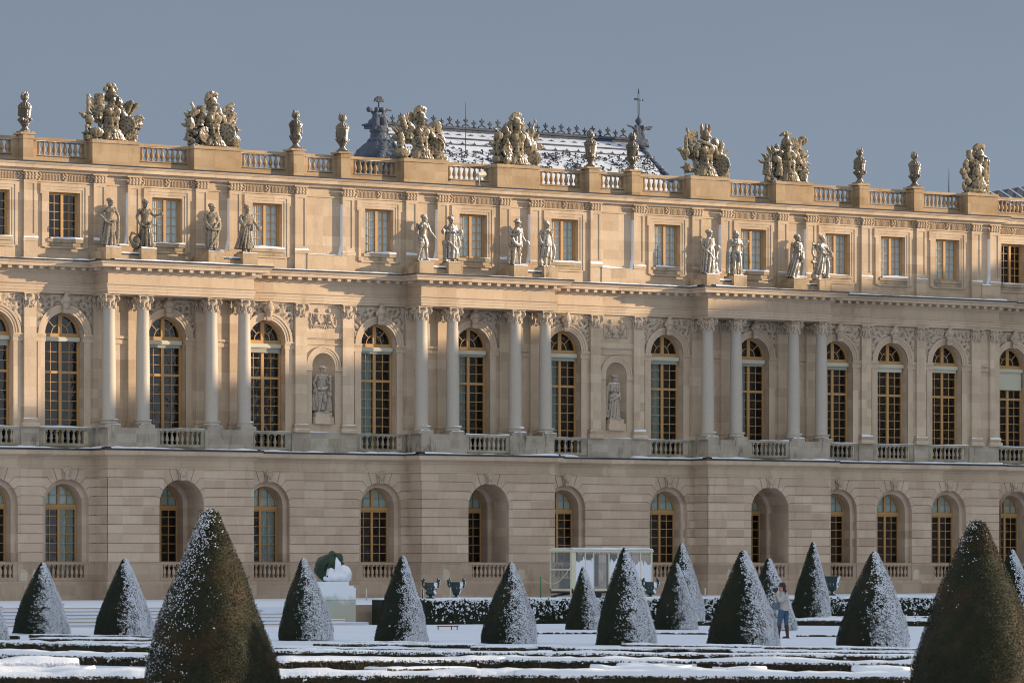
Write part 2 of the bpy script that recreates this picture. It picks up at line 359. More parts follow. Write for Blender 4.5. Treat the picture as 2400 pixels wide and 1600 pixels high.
def rbay(xa, xb, C, Y):
    yb = Y+.05
    arch_wall(gw, xa, xb, C, R1, ZS, 2.0, ZT, yb)
    reveal(gw, C, R1, ZS, 1.7, Y+.05, .27); ring(gw, C, R1, R2, ZS, 1.7, .27) if Y < .5 else ring(gw, C, R1, R2, ZS, 1.7, .87)
    reveal(gw, C, R2, ZS, 1.7, .27 if Y < .5 else .87, .95 if Y < .5 else 1.5)
    if Y >= .5: reveal(gw, C, R1, ZS, 1.7, .6, .87)
    for sg in (-1, 1):
        xe = xa if sg < 0 else xb; de = abs(xe-C)
        P = lambda pts: [(C+sg*p[0], p[1]) for p in pts]
        for i in range(6):
            rb.prism(P([(R1+.005, J[i]+G), (de, J[i]+G), (de, J[i+1]-G), (R1+.005, J[i+1]-G)]), Y, yb)
        ax = lambda z: sqrt(R1*R1-(z-ZS)**2)
        jl = [[(R1, 5.35), (de, 5.35)], [(ax(5.71), 5.71), (1.36, 5.80), (de, 5.80)], [(ax(6.09), 6.09), (1.22, 6.24), (de, 6.24)], [(ax(6.38), 6.38), (1.02, 6.70), (de, 6.70)]]
        for k in range(3):
            lo = [(x, z+G) for x, z in jl[k]]; up = [(x, z-G) for x, z in jl[k+1]]
            a0 = atan2(lo[0][1]-ZS, lo[0][0]); a1 = atan2(up[0][1]-ZS, up[0][0])
            mid = [(R1*cos(a), ZS+R1*sin(a)) for a in (a0+(a1-a0)*.25, a0+(a1-a0)*.5, a0+(a1-a0)*.75)]
            rb.prism(P(lo[1:][::1]+up[::-1][:-1]+[up[0]]+mid[::-1]+[lo[0]]), Y, yb)
        lo = [(x+.004, z+G) for x, z in jl[3]]; a0 = atan2(lo[0][1]-ZS, lo[0][0]); a1 = atan2(6.54-ZS, .49)
        mid = [(R1*cos(a), ZS+R1*sin(a)) for a in (a0+(a1-a0)*.5,)]
        rb.prism(P([lo[0], lo[1], lo[2], (de, ZT), (.70+G, ZT), (.49+G, 6.53)]+mid), Y, yb)
        rb.prism(P([(.16+G, 6.63), (.33, ZS+sqrt(R1*R1-.33**2)), (.49-G, 6.545), (.70-G, ZT), (.26+G, ZT)]), Y, yb)
    rb.prism([(C-.16, 6.60), (C+.16, 6.60), (C+.26, ZT), (C-.26, ZT)], Y-.07, yb)
bays = [(XL, -31.3, -33.2, 0), (-31.3, -27.53, -29.41, 0), (-27.53, BK[0]-HB, -25.60, 0)]
for k, b in enumerate(BK):
    bays.append((b-HB, b+HB, b, -PB))
    if k < 2: bays += [(b+HB, NI[k], b+5.62, 0), (NI[k], BK[k+1]-HB, BK[k+1]-5.62, 0)]
bays += [(BK[2]+HB, 22.93, 21.05, 0), (22.93, 26.72, 24.83, 0), (26.72, XR, 28.62, 0), (XR, XE, 33.75, YP)]
for xa, xb, C, Y in bays: rbay(xa, xb, C, Y)
zz = J+[5.80, 6.24, 6.70, ZT]
for b in BK:                       # rusticated flanks of the projecting blocks
    for sx in (-1, 1):
        x = b+sx*HB
        gw.add([(x-sx*.05, -PB, 2), (x-sx*.05, .05, 2), (x-sx*.05, .05, ZT), (x-sx*.05, -PB, ZT)], [(0, 1, 2, 3)])
        for i in range(len(zz)-1):
            x0, x1 = (x, x-sx*.05) if sx < 0 else (x-sx*.05, x); rb.box(min(x0, x1), max(x0, x1), -PB+.001, .05, zz[i]+G, zz[i+1]-G)
gw.build('ground_wall', M['rust'], pal); rb.build('rusticated_blocks', M['rust'], pal)
# base courses and ground balustrades
PR_B = [(.10, -1.0), (.10, 1.60), (.06, 1.66), (.03, 1.66), (-.3, 1.66), (-.3, -1.0)]
mb = MB(); mb.sweep(PR_B, path0); mb.build('plinth_course', M['base'], pal)
mb = MB(); pm = MB()
for xa, xb, C, Y in bays:
    for x0, x1 in ((xa+(.005 if Y < 0 else 0), C-R1), (C+R1, xb-(.005 if Y < 0 else 0))):
        mb.mark(); mb.box(x0, x1, Y+.004, Y+.5, 1.60, 2.612)
        if Y < 0:
            xx = xa+.001 if x0 < C-R1-.01 and x0 < C else xb-.501
            mb.box(xx, xx+.5, -PB+.006, .2, 1.60, 2.612)
        if random.random() < .75:
            pm.mark()
            px = x0+.08+random.random()*max(.01, abs(x1-x0)-.7); 
            if px+.5 < x1: pm.prism([(px, 1.68), (px+.42, 1.68), (px+.45, 2.1+random.random()*.2), (px+.30, 2.25), (px+.1, 2.28), (px+.03, 2.05)], Y-.003, Y+.01)
mb.groups('base_wall', M['base'], pal); pm.groups('stone_repair', M['patch'], pal)
def bal_mesh(h, r):
    """one turned vase baluster, profile scaled to height h, belly radius r"""
    p = [(r*.95, 0), (r*.95, h*.06), (r*.55, h*.09), (r*.50, h*.16), (r*.95, h*.28), (r*1.05, h*.38), (r*.88, h*.52), (r*.5, h*.70), (r*.42, h*.82), (r*.6, h*.86), (r*.6, h*.885)]
    return p
def balustrade(x0, x1, y, z0, z1, n, mat, hr=.12, hb=.10, dep=.26, endw=.26, name='balustrade', lowmat=None, r=.085):
    m_ = MB(); m_.box(x0, x1, y, y+dep, z1-hr, z1); m_.box(x0, x1, y+.02, y+dep-.02, z0, z0+hb)
    if endw: m_.box(x0, x0+endw, y+.02, y+dep-.02, z0+hb, z1-hr); m_.box(x1-endw, x1, y+.02, y+dep-.02, z0+hb, z1-hr)
    p = m_.build(name, mat, pal)
    q = MB(); h = z1-hr-z0-hb; a = x0+endw; s = (x1-x0-2*endw)/n
    for i in range(n):
        cx = a+s*(i+.5); q.lathe(cx, y+dep/2, [(rr, z0+hb+zz_) for rr, zz_ in bal_mesh(h, r)], 10)
        q.box(cx-r*.95, cx+r*.95, y+dep/2-r*.95, y+dep/2+r*.95, z1-hr-h*.12, z1-hr)
    q.build('baluster_row', mat, p); return p
for xa, xb, C, Y in bays:
    balustrade(C-R1, C+R1, Y+.02, 1.66, 2.615, 8, M['base'], .13, .20, .24, .22, r=.085)
# --- string, frieze and lower cornice
PR_S = [(-.02, 7.13), (.05, 7.15), (.06, 7.23), (0, 7.25), (0, 7.58), (.05, 7.61), (.07, 7.68), (.22, 7.74), (.27, 7.79), (.34, 7.80), (.34, 8.00), (.30, 8.03), (-.45, 8.03), (-.45, 7.13)]
mb = MB(); mb.sweep(PR_S, path0); mb.build('lower_cornice', M['ent'], pal)
def gutter(d, z, name='lead_gutter', pth=path0): 
    m_ = MB(); m_.sweep([(d-.3, z-.004), (d+.03, z-.004), (d+.05, z+.03), (d+.02, z+.07), (-.1, z+.09), (-.1, z-.004)], pth); m_.build(name, M['lead'], pal)
def ledge_snow(pts, d, z, h, mb, step=.22, dens=.62):
    """lumpy snow lying along the outer edge of a ledge; pts straight path pieces"""
    for (a, b) in zip(pts[:-1], pts[1:]):
        L = math.hypot(b[0]-a[0], b[1]-a[1])
        if L < .4: continue
        dx, dy = (b[0]-a[0])/L, (b[1]-a[1])/L; nx, ny = dy, -dx; k = max(2, int(L/step)); vs = []
        for i in range(k+1):
            s_ = L*i/k; px, py = a[0]+dx*s_, a[1]+dy*s_
            hh = h*max(0.0, .35+1.3*(noise.noise(Vector((px*.45, py*.45, z*3.1)))+.25)+.5*noise.noise(Vector((px*2.3, py, z))))
            hh *= 1 if noise.noise(Vector((px*.13, z*7, 3)))+dens > .3 else .15
            vs += [(px+nx*(d+.02), py+ny*(d+.02), z-.001), (px+nx*(d-.03), py+ny*(d-.03), z+hh+.004), (px+nx*(d-.45), py+ny*(d-.45), z+hh*1.6+.006), (px+nx*(d-.5), py+ny*(d-.5), z-.001)]
        mb.smooth = True; mb.add(vs, [(i*4+j, (i+1)*4+j, (i+1)*4+j+1, i*4+j+1) for i in range(k) for j in range(3)]); mb.smooth = False
gutter(.34, 8.03); sn = MB(); ledge_snow(path0, .36, 8.10, .07, sn); 
# --- first floor wall
Y1 = .15; Z0, ZTOP = 8.0, 15.6; ZA, RA = 13.63, 1.045
fw = MB(); av = MB(); rl = MB()
edges = {}
def bay_edges(C):
    l = max([p for p in PIL if p < C]); r = min([p for p in PIL if p > C]+[99]); return l, r
def relief_grid(mb, x0, x1, z0, z1, y, amp, keep, nx, nz, sc_, seed):
    idx = {}; vs = []; fs = []
    for i in range(nx+1):
        for j in range(nz+1):
            x = x0+(x1-x0)*i/nx; z = z0+(z1-z0)*j/nz
            v = Vector((x*sc_, z*sc_, seed)); h = 1-abs(noise.noise(v*1.0))*2.8; h2 = 1-abs(noise.noise(v*2.3+Vector((5, 1, 2))))*2.5
            e = min(1, min(i, nx-i, j, nz-j)/2.0); hh = max(0, .65*max(0, h)+.45*max(0, h2))*amp*e
            idx[i, j] = len(vs); vs.append((x, y-hh, z))
    for i in range(nx):
        for j in range(nz):
            cx = x0+(x1-x0)*(i+.5)/nx; cz = z0+(z1-z0)*(j+.5)/nz
            if keep(cx, cz): fs.append((idx[i, j], idx[i+1, j], idx[i+1, j+1], idx[i, j+1]))
    mb.smooth = True; mb.add(vs, fs); mb.smooth = False
W1 = sorted(WIN)
xs = sorted(WIN)
def arch_trim(C, y, xl, xr, seed):
    av.mark(); rl.mark()
    for Ra, Rb_, yy in ((RA, 1.17, y-.05), (1.17, 1.30, y-.075), (1.30, 1.43, y-.11)):
        a = arc(C, Rb_, ZA, 0, pi, 20); b = arc(C, Ra, ZA, 0, pi, 20)
        av.prism(a+b[::-1], yy, y+.02)
    reveal(av, C, RA, ZA, ZA, y-.05, y+.02)
    for sx in (-1, 1):
        x0, x1 = sorted((C+sx*RA, C+sx*1.42)); av.box(x0, x1, y-.04, y+.02, 8.2, 13.24)
        x2 = xl if sx < 0 else xr; x0, x1 = sorted((C+sx*(RA-.0), x2))
        for za, zb, pr in ((13.24, 13.30, .06), (13.30, 13.46, .05), (13.46, 13.54, .08), (13.54, 13.63, .12)): av.box(x0-(.03 if sx>0 else 0), x1+(.03 if sx<0 else 0), y-pr, y+.02, za, zb)
    keep = lambda x, z: (x-C)**2+(z-ZA)**2 > 1.44**2
    relief_grid(rl, xl, xr, 13.65, 15.56, y-.005, .13, keep, 44, 34, 3.4, seed)
for i, C in enumerate(sorted(WIN)):
    l, r = bay_edges(C)
    xl, xr = l+.30, r-.30
    arch_trim(C, Y1, xl, xr, i*3.7)
    arch_wall(fw, (xl-.31), (xr+.31), C, RA, ZA, Z0, ZTOP, Y1); reveal(fw, C, RA, ZA, Z0, Y1, .72)
for a, b in zip(PIL[:-1], PIL[1:]):     # plain wall between paired pilasters and the niche bays
    if not any(a < C < b for C in WIN):
        c_ = (a+b)/2; av.mark()
        if any(abs(c_-n) < .1 for n in NI):
            arch_wall(fw, a, b, c_, .66, 12.46, Z0, ZTOP, Y1)
            # niche bowl
            seg = 12; vs = []; zl = [9.54, 10.5, 11.5, 12.46]
            for z_ in zl:
                for k in range(seg+1): t_ = pi*k/seg; vs.append((c_+.66*cos(t_), Y1+.62*sin(t_), z_))
            for k2 in range(1, 7):
                f_ = pi/2*k2/6
                for k in range(seg+1): t_ = pi*k/seg; vs.append((c_+.66*cos(t_)*cos(f_), Y1+.62*sin(t_)*cos(f_), 12.46+.66*sin(f_)))
            nn = seg+1; rows = len(zl)+6
            fw.smooth = True; fw.add(vs, [(r_*nn+k, r_*nn+k+1, (r_+1)*nn+k+1, (r_+1)*nn+k) for r_ in range(rows-1) for k in range(seg)]); fw.smooth = False
            fw.box(c_-.66, c_+.66, Y1+.01, Y1+.62, 8.8, 9.54)
            for Ra, Rb_, yy in ((.66, .78, Y1-.05), (.78, .90, Y1-.07), (.90, .99, Y1-.10)):
                av.prism(arc(c_, Rb_, 12.46, 0, pi, 18)+arc(c_, Ra, 12.46, 0, pi, 18)[::-1], yy, Y1+.02)
            for sx in (-1, 1):
                x0, x1 = sorted((c_+sx*.66, c_+sx*1.05)); av.box(x0, x1, Y1-.07, Y1+.02, 12.20, 12.46); av.box(x0, x1, Y1-.05, Y1+.02, 12.10, 12.16)
                av.box(x0, x1, Y1-.03, Y1+.02, 9.54, 12.10)
            av.box(c_-1.05, c_+1.05, Y1-.09, Y1+.02, 13.85, 14.13); av.box(c_-1.05, c_+1.05, Y1-.05, Y1+.02, 13.80, 13.85)
            av.box(c_-1.05, c_+1.05, Y1-.06, Y1+.02, 13.52, 13.59); av.box(c_-1.05, c_+1.05, Y1-.04, Y1+.02, 9.15, 9.54)
        else:
            fw.face([(a, Z0), (b, Z0), (b, ZTOP), (a, ZTOP)], Y1)
            av.box(a+.3, b-.3, Y1-.08, Y1+.02, 13.50, 13.63); av.box(a+.3, b-.3, Y1-.05, Y1+.02, 13.24, 13.44)
fw.face([(XL, Z0), (PIL[0], Z0), (PIL[0], ZTOP), (XL, ZTOP)], Y1); fw.face([(36, Z0), (XE, Z0), (XE, ZTOP), (36, ZTOP)], YP+Y1)
fw.face([(PIL[-1], Z0), (XR, Z0), (XR, ZTOP), (PIL[-1], ZTOP)], Y1); fw.add([(XR, 0, Z0), (XR, YP+Y1, Z0), (XR, YP+Y1, ZTOP), (XR, 0, ZTOP)], [(0, 1, 2, 3)])
# pavilion bay on the right, set back
CP = 33.75
arch_trim(CP, YP+Y1, 32.3, 35.3, 91); arch_wall(fw, XR, 36, CP, RA, ZA, Z0, ZTOP, YP+Y1); reveal(fw, CP, RA, ZA, Z0, YP+Y1, YP+.72)
fw.build('first_floor_wall', M['wall'], pal); av.groups('arch_surround', M['ent'], pal); rl.groups('carved_spandrel', M['relief'], pal)
# relief plaques with two figures above the niches
def plaque(c_):
    m_ = MB(); z = 14.42
    for s_, x in ((1, c_-.38), (-1, c_+.38)):
        y = Y1-.03
        m_.ell((x+s_*.05, y, z+.82), (.10, .07, .11)); m_.tube([(x, y, z+.62), (x+s_*.02, y, z+.28)], [.13, .12], 8)
        m_.tube([(x, y, z+.28), (x+s_*.22, y, z+.22), (x+s_*.12, y, z+.02)], [.10, .08, .06], 6); m_.tube([(x-.05*s_, y, z+.25), (x-s_*.15, y, z+.1), (x-s_*.3, y, z)], [.1, .07, .05], 6)
        m_.tube([(x, y, z+.62), (x+s_*.2, y, z+.48), (x+s_*.32, y, z+.6)], [.06, .05, .04], 6); m_.tube([(x, y, z+.62), (x-s_*.2, y, z+.5), (x-s_*.26, y, z+.66)], [.06, .05, .04], 6)
    for k in range(22): m_.ell((c_-.72+k*.068, Y1-.01, z-.02+.10*abs(sin(k*1.7))), (.05, .05, .10))
    for k in range(10): m_.ell((c_-.74+.03*sin(k), Y1-.01, z+.1+k*.06), (.05, .05, .06)); m_.ell((c_+.74+.03*sin(k*2), Y1-.01, z+.1+k*.05), (.05, .05, .06))
    m_.build('carved_plaque', M['relief'], pal)
for c_ in NI: plaque(c_)
# keystone ornaments
def keyhead(kind):
    m_ = MB()
    m_.ell((0, -.10, .0), (.20, .16, .26)); m_.ell((0, -.24, -.02), (.05, .06, .08)); m_.ell((-.08, -.2, .05), (.04, .04, .03)); m_.ell((.08, -.2, .05), (.04, .04, .03)); m_.ell((0, -.2, -.14), (.07, .06, .04))
    for k in range(9): a = pi*k/8; m_.ell((.22*cos(a), -.08, .10+.20*sin(a)), (.08, .10, .09))
    if kind == 1:
        m_.ell((0, -.12, .22), (.24, .20, .20)); m_.tube([(-.2, -.1, .2), (0, -.16, .48), (.24, -.08, .42)], [.06, .10, .03], 8)
    for k in range(5): m_.ell((-.14+.07*k, -.12, -.30), (.05, .07, .13))
    return m_
kh0 = remesh(keyhead(0), .025, 'keystone_mask', M['relief'], pal); kh1 = remesh(keyhead(1), .025, 'keystone_head', M['relief'], pal)
first0 = first1 = True
for xa, xb, C, Y in bays:
    if first0: kh0.location = (C, Y-.05, 6.90); kh0.scale = (.72, .8, .78); first0 = False
    else: link_copy(kh0, pal, (C, Y-.05, 6.90))
for C in sorted(WIN)+[CP]:
    y = Y1 if C < XR else Y1+YP
    if first1: kh1.location = (C, y-.14, 15.05); first1 = False; kh1.scale = (1, 1, 1.05)
    else: link_copy(kh1, pal, (C, y-.14, 15.05))
# --- capitals (diagonal volutes, garland), shared by columns and pilasters
def capital_mb():
    m_ = MB(); m_.smooth = False
    ab = []
    for k in range(4):
        a = pi/4+k*pi/2; c = Vector((cos(a), sin(a)))*.58
        nx = pi/4+(k+1)*pi/2; d = Vector((cos(nx), sin(nx)))*.58
        ab += [c, c.lerp(d, .25)*.93, c.lerp(d, .5)*.88, c.lerp(d, .75)*.93]
    n = len(ab); m_.add([(p.x, p.y, .58) for p in ab]+[(p.x, p.y, .655) for p in ab], [tuple(range(n-1, -1, -1)), tuple(range(n, 2*n))]+[(i, (i+1)%n, (i+1)%n+n, i+n) for i in range(n)])
    m_.lathe(0, 0, [(.30, 0), (.33, .02), (.30, .05), (.31, .25), (.38, .40), (.36, .50), (.34, .58)], 16)
    for k in range(4):
        a = pi/4+k*pi/2; d = Vector((cos(a), sin(a), 0)); p = Vector((-sin(a), cos(a), 0)); c = d*.40+Vector((0, 0, .40))
        pts = []; 
        for i in range(26):
            t_ = i/25; r = .145*(1-t_*.82); an = pi*.5-t_*4.6*pi*.75
            pts.append(c+d*(r*cos(an))+Vector((0, 0, r*sin(an))))
        m_.tube(pts, [.052-.0012*i for i in range(26)], 6); m_.ell(c, (.06, .06, .05))
    for k in range(12):
        a = 2*pi*k/12; m_.ell((.34*cos(a), .34*sin(a), .46), (.05, .05, .07)); 
        m_.ell((.33*cos(a+.2), .33*sin(a+.2), .10+.05*(k%2)), (.06, .06, .10))
    for k in range(4):
        a = k*pi/2; m_.ell((.40*cos(a), .40*sin(a), .52), (.09, .09, .08))
        for j in (-1, 1): m_.ell((.34*cos(a+j*.35), .34*sin(a+j*.35), .22-.0), (.05, .05, .12)); m_.ell((.34*cos(a+j*.5), .34*sin(a+j*.5), .02), (.05, .05, .09))
    return m_
capo = capital_mb().build('capital', M['relief'], None)
cmb = MB(); cmb.lathe(0, 0, [(.40, 9.30), (.42, 9.34), (.42, 9.38), (.38, 9.42), (.36, 9.46), (.385, 9.49), (.38, 9.52), (.345, 9.54), (.34, 9.56), (.342, 11.0), (.338, 12), (.325, 13), (.305, 14), (.288, 14.88), (.30, 14.90), (.30, 14.94)], 28)
colm = cmb.build('column', M['column'], pal)
bmb = MB(); bmb.box(-.44, .44, -.44, .44, 9.11, 9.27); bmb.lathe(0, 0, [(.42, 9.27), (.44, 9.29), (.44, 9.33), (.40, 9.36), (.385, 9.40), (.42, 9.43), (.42, 9.46), (.37, 9.48), (.30, 9.49)], 24)
bs = bmb.build('column_base', M['greystone'], colm)
capo.parent = colm; capo.location = (0, 0, 14.92)
sn2 = MB()
cols = [(b+d, -.93) for b in BK for d in (-3.74, -1.89, 1.89, 3.74)]
colm.location = (cols[0][0], cols[0][1], 0)
for x, y in cols[1:]: copy_tree(colm, pal, (x, y, 0))
for x, y in cols: ledge_snow([(x-.30, y), (x+.42, y)], .43, 9.27, .05, sn, .1, 1); ledge_snow([(x-.1, y), (x+.33, y)], .36, 9.49, .06, sn, .1, 1)
# pilasters of the first floor
pmb = MB(); pmb.box(-.325, .325, -.03, .2, 9.52, 14.95)
for za, zb, w_ in ((9.11, 9.25, .46), (9.25, 9.33, .44), (9.33, 9.42, .37), (9.42, 9.50, .40), (9.50, 9.55, .36)): pmb.box(-w_, w_, -.03-(w_-.325), .2, za, zb)
pil0 = pmb.build('pilaster', M['wall'], pal); pc = link_copy(capo, pil0, (0, .12, 14.92)); pc.scale = (1.0, .75, 1)
allp = [(p, 0) for p in PIL]+[(35.9, YP)]
pil0.location = (allp[0][0], allp[0][1], 0)
for x, y in allp[1:]: copy_tree(pil0, pal, (x, y, 0))
for x, y in allp:
    if not any(abs(x-c_[0]) < .1 for c_ in cols): ledge_snow([(x-.38, y), (x+.38, y)], .10, 9.50, .09, sn, .1, 1); ledge_snow([(x-.44, y), (x+.44, y)], .15, 9.25, .04, sn, .1, 1)
# pedestals + first floor balustrades
pd = MB(); ms_ = MB()
def ped(xa, xb, y, dep=.6, z0=8.12): pd.mark(); pd.box(xa, xb, y, y+dep, z0, 9.11)
for p in (-35.1, -31.3, -27.53): ped(p-.48, p+.48, 0)
for n in NI: ped(n-1.37-.50, n+1.37+.50, 0)
for p in (22.93, 26.72): ped(p-.48, p+.48, 0)
ped(30.58-.48, XR-.02, 0)
for b in BK:
    for sx in (-1, 1):
        x0, x1 = sorted((b+sx*(HB-.02), b+sx*1.32)); ped(x0, x1, -PB+.02, 1.5)
        x0, x1 = sorted((b+sx*(HB-.02), b+sx*(HB+.35)))
pd.groups('pedestal', M['greystone'], pal)
def bal1(x0, x1, y, n=8, ew=.28):
    balustrade(x0, x1, y, 8.22, 9.115, n, M['balus'], .12, .12, .26, ew, r=.085)
    ms_.mark(); ms_.box(x0, x1, y-.03, y+.4, 8.10, 8.222)
    ledge_snow([(x0, y), (x1, y)], 0.0, 9.115, .05, sn, .15, 1)
bal1(-30.82, -28.01, .06); bal1(-27.05, BK[0]-HB-.0, .06)
for b in BK: bal1(b-1.32, b+1.32, -PB+.08, 8, .2)
for k in range(2):
    bal1(BK[k]+HB, NI[k]-1.87, .06, 6, .3); bal1(NI[k]+1.87, BK[k+1]-HB, .06, 8, .25); ledge_snow([(NI[k]-.9, 0), (NI[k]+.9, 0)], 0, 9.11, .05, sn, .1, 1)
bal1(BK[2]+HB, 22.45, .06, 8, .25); bal1(23.41, 26.24, .06); bal1(27.2, 30.1, .06); bal1(XR, 35.4, YP+.1, 10, .02)
ms_.groups('balustrade_kerb', M['mossy'], pal)
# --- main entablature with modillions
PR_E = [(-.3, 15.575), (.0, 15.575), (.0, 15.70), (.03, 15.705), (.03, 15.86), (.06, 15.865), (.06, 15.97), (.13, 16.02), (.13, 16.06), (.0, 16.07), (.0, 16.55), (.05, 16.57), (.10, 16.63), (.14, 16.66), (.16, 16.66), (.16, 16.82), (.56, 16.83), (.58, 16.84), (.58, 16.96), (.62, 16.98), (.70, 17.07), (.71, 17.10), (-.3, 17.10)]
mb = MB(); mb.sweep(PR_E, path0)
for b in BK: mb.box(b-HB+.01, b+HB-.01, -PB+.05, .2, 15.56, 15.60)
entm = mb
mb = MB()
for (a, b) in zip(path0[:-1], path0[1:]):
    L = math.hypot(b[0]-a[0], b[1]-a[1]); dx, dy = (b[0]-a[0])/L, (b[1]-a[1])/L; nx, ny = dy, -dx; k = max(1, round(L/.56))
    for i in range(k):
        s_ = L*(i+.5)/k; px, py = a[0]+dx*s_, a[1]+dy*s_
        x0, x1 = sorted((px-dx*.10+nx*.15, px+dx*.10+nx*.50)); y0, y1 = sorted((py-dy*.10+ny*.15, py+dy*.10+ny*.50))
        entm.box(x0, x1, y0, y1, 16.69, 16.835)
entm.build('entablature', M['ent'], pal)
gutter(.70, 17.10); ledge_snow(path0, .72, 17.17, .05, sn, .2, .6)
# --- attic storey
Y2 = .12; ZA0, ZA1 = 17.1, 21.5; HW = .835
aw = MB(); at = MB(); fl = MB()
for C in sorted(WIN)+[CP]:
    y = Y2 if C < XR else Y2+YP
    l, r = bay_edges(C) if C < XR else (XR, 36.5)
    zb, zt = 18.22, 20.47
    aw.face([(l, ZA0), (r, ZA0), (r, zb), (l, zb)], y); aw.face([(l, zt), (r, zt), (r, ZA1), (l, ZA1)], y)
    aw.face([(l, zb), (C-HW, zb), (C-HW, zt), (l, zt)], y); aw.face([(C+HW, zb), (r, zb), (r, zt), (C+HW, zt)], y)
    aw.add([(C-HW, y, zb), (C-HW, y+.42, zb), (C-HW, y+.42, zt), (C-HW, y, zt)], [(0, 1, 2, 3)]); aw.add([(C+HW, y, zb), (C+HW, y+.42, zb), (C+HW, y+.42, zt), (C+HW, y, zt)], [(3, 2, 1, 0)])
    aw.add([(C-HW, y, zt), (C-HW, y+.42, zt), (C+HW, y+.42, zt), (C+HW, y, zt)], [(0, 1, 2, 3)]); aw.add([(C-HW, y, zb), (C-HW, y+.42, zb), (C+HW, y+.42, zb), (C+HW, y, zb)], [(3, 2, 1, 0)])
    at.mark(); fl.mark()
    for o_, i_, pr in ((1.24, 1.10, .09), (1.10, .96, .06), (.96, HW, .035)):     # eared surround, three steps
        e_ = .10 if o_ > 1.2 else 0; dz = o_-HW
        at.box(C-o_, C-i_, y-pr, y+.01, zb-.40, zt+dz); at.box(C+i_, C+o_, y-pr, y+.01, zb-.40, zt+dz)
        at.box(C-i_, C+i_, y-pr, y+.01, zt+(i_-HW), zt+dz)
        if e_:
            at.box(C-o_-e_+.02, C-o_, y-pr, y+.01, zt-.10, zt+dz); at.box(C+o_, C+o_+e_-.02, y-pr, y+.01, zt-.10, zt+dz)
            at.box(C-i_, C+i_, y-pr, y+.01, zb-.46, zb-.38)
    sl2 = MB(); sl2.box(C-.955, C+.955, y-.12, y+.02, zb-.17, zb-.002); sl2.box(C-.955, C+.955, y-.05, y+.01, zb-.36, zb-.17); sl2.build('window_sill', M['sill'], pal)
    ledge_snow([(C-.80, y), (C+.96, y)], .13, zb-.002, .07, sn, .12, 1)
    # fluted frieze with acanthus corners
    xl, xr = l+.44, r-.44
    if C > XR: xl = XR+.5
    k = int((xr-xl-.5)/.155); s_ = (xr-xl-.5)/k
    for i in range(k):
        cx = xl+.25+s_*(i+.5)
        if abs(cx-C) < .2: continue
        pts = arc(cx, .058, 21.28, 0, pi, 6); fl.prism([(cx+.058, 21.02)]+pts+[(cx-.058, 21.02)]+[(cx-.030, 21.02)]+arc(cx, .030, 21.27, pi, 0, 6)+[(cx+.03, 21.02)], y-.05, y)
    for cx in (xl+.05, C, xr-.05):
        for j in range(9): fl.ell((cx+.11*sin(j*2.4), y-.04, 21.06+.036*j), (.07, .06, .05), n=7, m=5)
    fl.box(xl-.1, xr+.1, y-.06, y+.01, 20.93, 20.99); fl.box(xl-.1, xr+.1, y-.03, y+.01, 21.36, 21.42)
for a, b in zip(PIL[:-1], PIL[1:]):
    if not any(a < C < b for C in WIN):
        aw.face([(a, ZA0), (b, ZA0), (b, ZA1), (a, ZA1)], Y2+.08)
        x0, x1 = a+.34, b-.34; at.mark()
        at.box(x0, x1, Y2+.02, Y2+.09, 20.92, 20.99); at.mark(); at.box(x0-.02, x1+.02, -.10, Y2+.08, 17.17, 18.02)
        ledge_snow([(x0, -.1), (x1, -.1)], 0.02, 18.02, .08, sn, .1, 1)
        # wind-packed snow in the corners of the recess
        for xx, wd in ((x1-.05, .022),):
            vs = []
            for j in range(14):
                z_ = 18.02+2.6*j/13+(.0 if j else 0); q = wd*(.6+.8*(noise.noise(Vector((xx*3, z_*1.7, 2)))+.5))*(1 if j < 12 else .5)+(.14*(1-j/3) if j < 3 else 0)
                sgx = 1 if xx < (x0+x1)/2 else -1; xb_ = xx if sgx > 0 else xx+.05
                vs += [(xb_, -.035, z_), (xb_+sgx*q, -.02+q*.5, z_), (xb_+sgx*q, Y2+.085, z_)]
            sn.smooth = True; sn.add(vs, [(j*3+i, j*3+i+1, (j+1)*3+i+1, (j+1)*3+i) for j in range(13) for i in range(2)]); sn.smooth = False
aw.face([(PIL[-1], ZA0), (XR, ZA0), (XR, ZA1), (PIL[-1], ZA1)], Y2); aw.add([(XR, 0, ZA0), (XR, YP+Y2, ZA0), (XR, YP+Y2, ZA1), (XR, 0, ZA1)], [(0, 1, 2, 3)]); aw.face([(XL, ZA0), (PIL[0], ZA0), (PIL[0], ZA1), (XL, ZA1)], Y2); aw.face([(36.5, ZA0), (XE, ZA0), (XE, ZA1), (36.5, ZA1)], YP+Y2)
aw.build('attic_wall', M['attic'], pal); at.groups('window_surround', M['attic'], pal); fl.groups('fluted_frieze', M['attic'], pal)
pmb = MB(); pmb.box(-.34, .34, .0, .25, 18.30, 21.02)
for x0, x1, z0, z1 in ((-.34, -.20, 18.3, 21.0), (.20, .34, 18.3, 21.0), (-.2, .2, 18.3, 18.42), (-.2, .2, 20.82, 21.0)): pmb.box(x0, x1, -.035, .01, z0, z1)
pmb.box(-.39, .39, -.09, .2, 18.05, 18.20); pmb.box(-.37, .37, -.06, .2, 18.20, 18.30); pmb.box(-.37, .37, -.06, .2, 17.17, 18.05)
pmb.box(-.40, .40, -.10, .2, 21.36, 21.44)
for k in range(4):
    cx = -.26+.173*k
    for j in range(7): pmb.ell((cx+.03*sin(j*2), -.05-.010*j, 21.05+.042*j), (.075, .05, .045), n=7, m=5)
ap0 = pmb.build('attic_pilaster', M['attic'], pal); ap0.location = (allp[0][0], allp[0][1], 0)
for x, y in allp[1:]: link_copy(ap0, pal, (x, y, 0))
for x, y in allp: ledge_snow([(x-.38, y), (x+.40, y)], .09, 18.20, .10, sn, .1, 1)
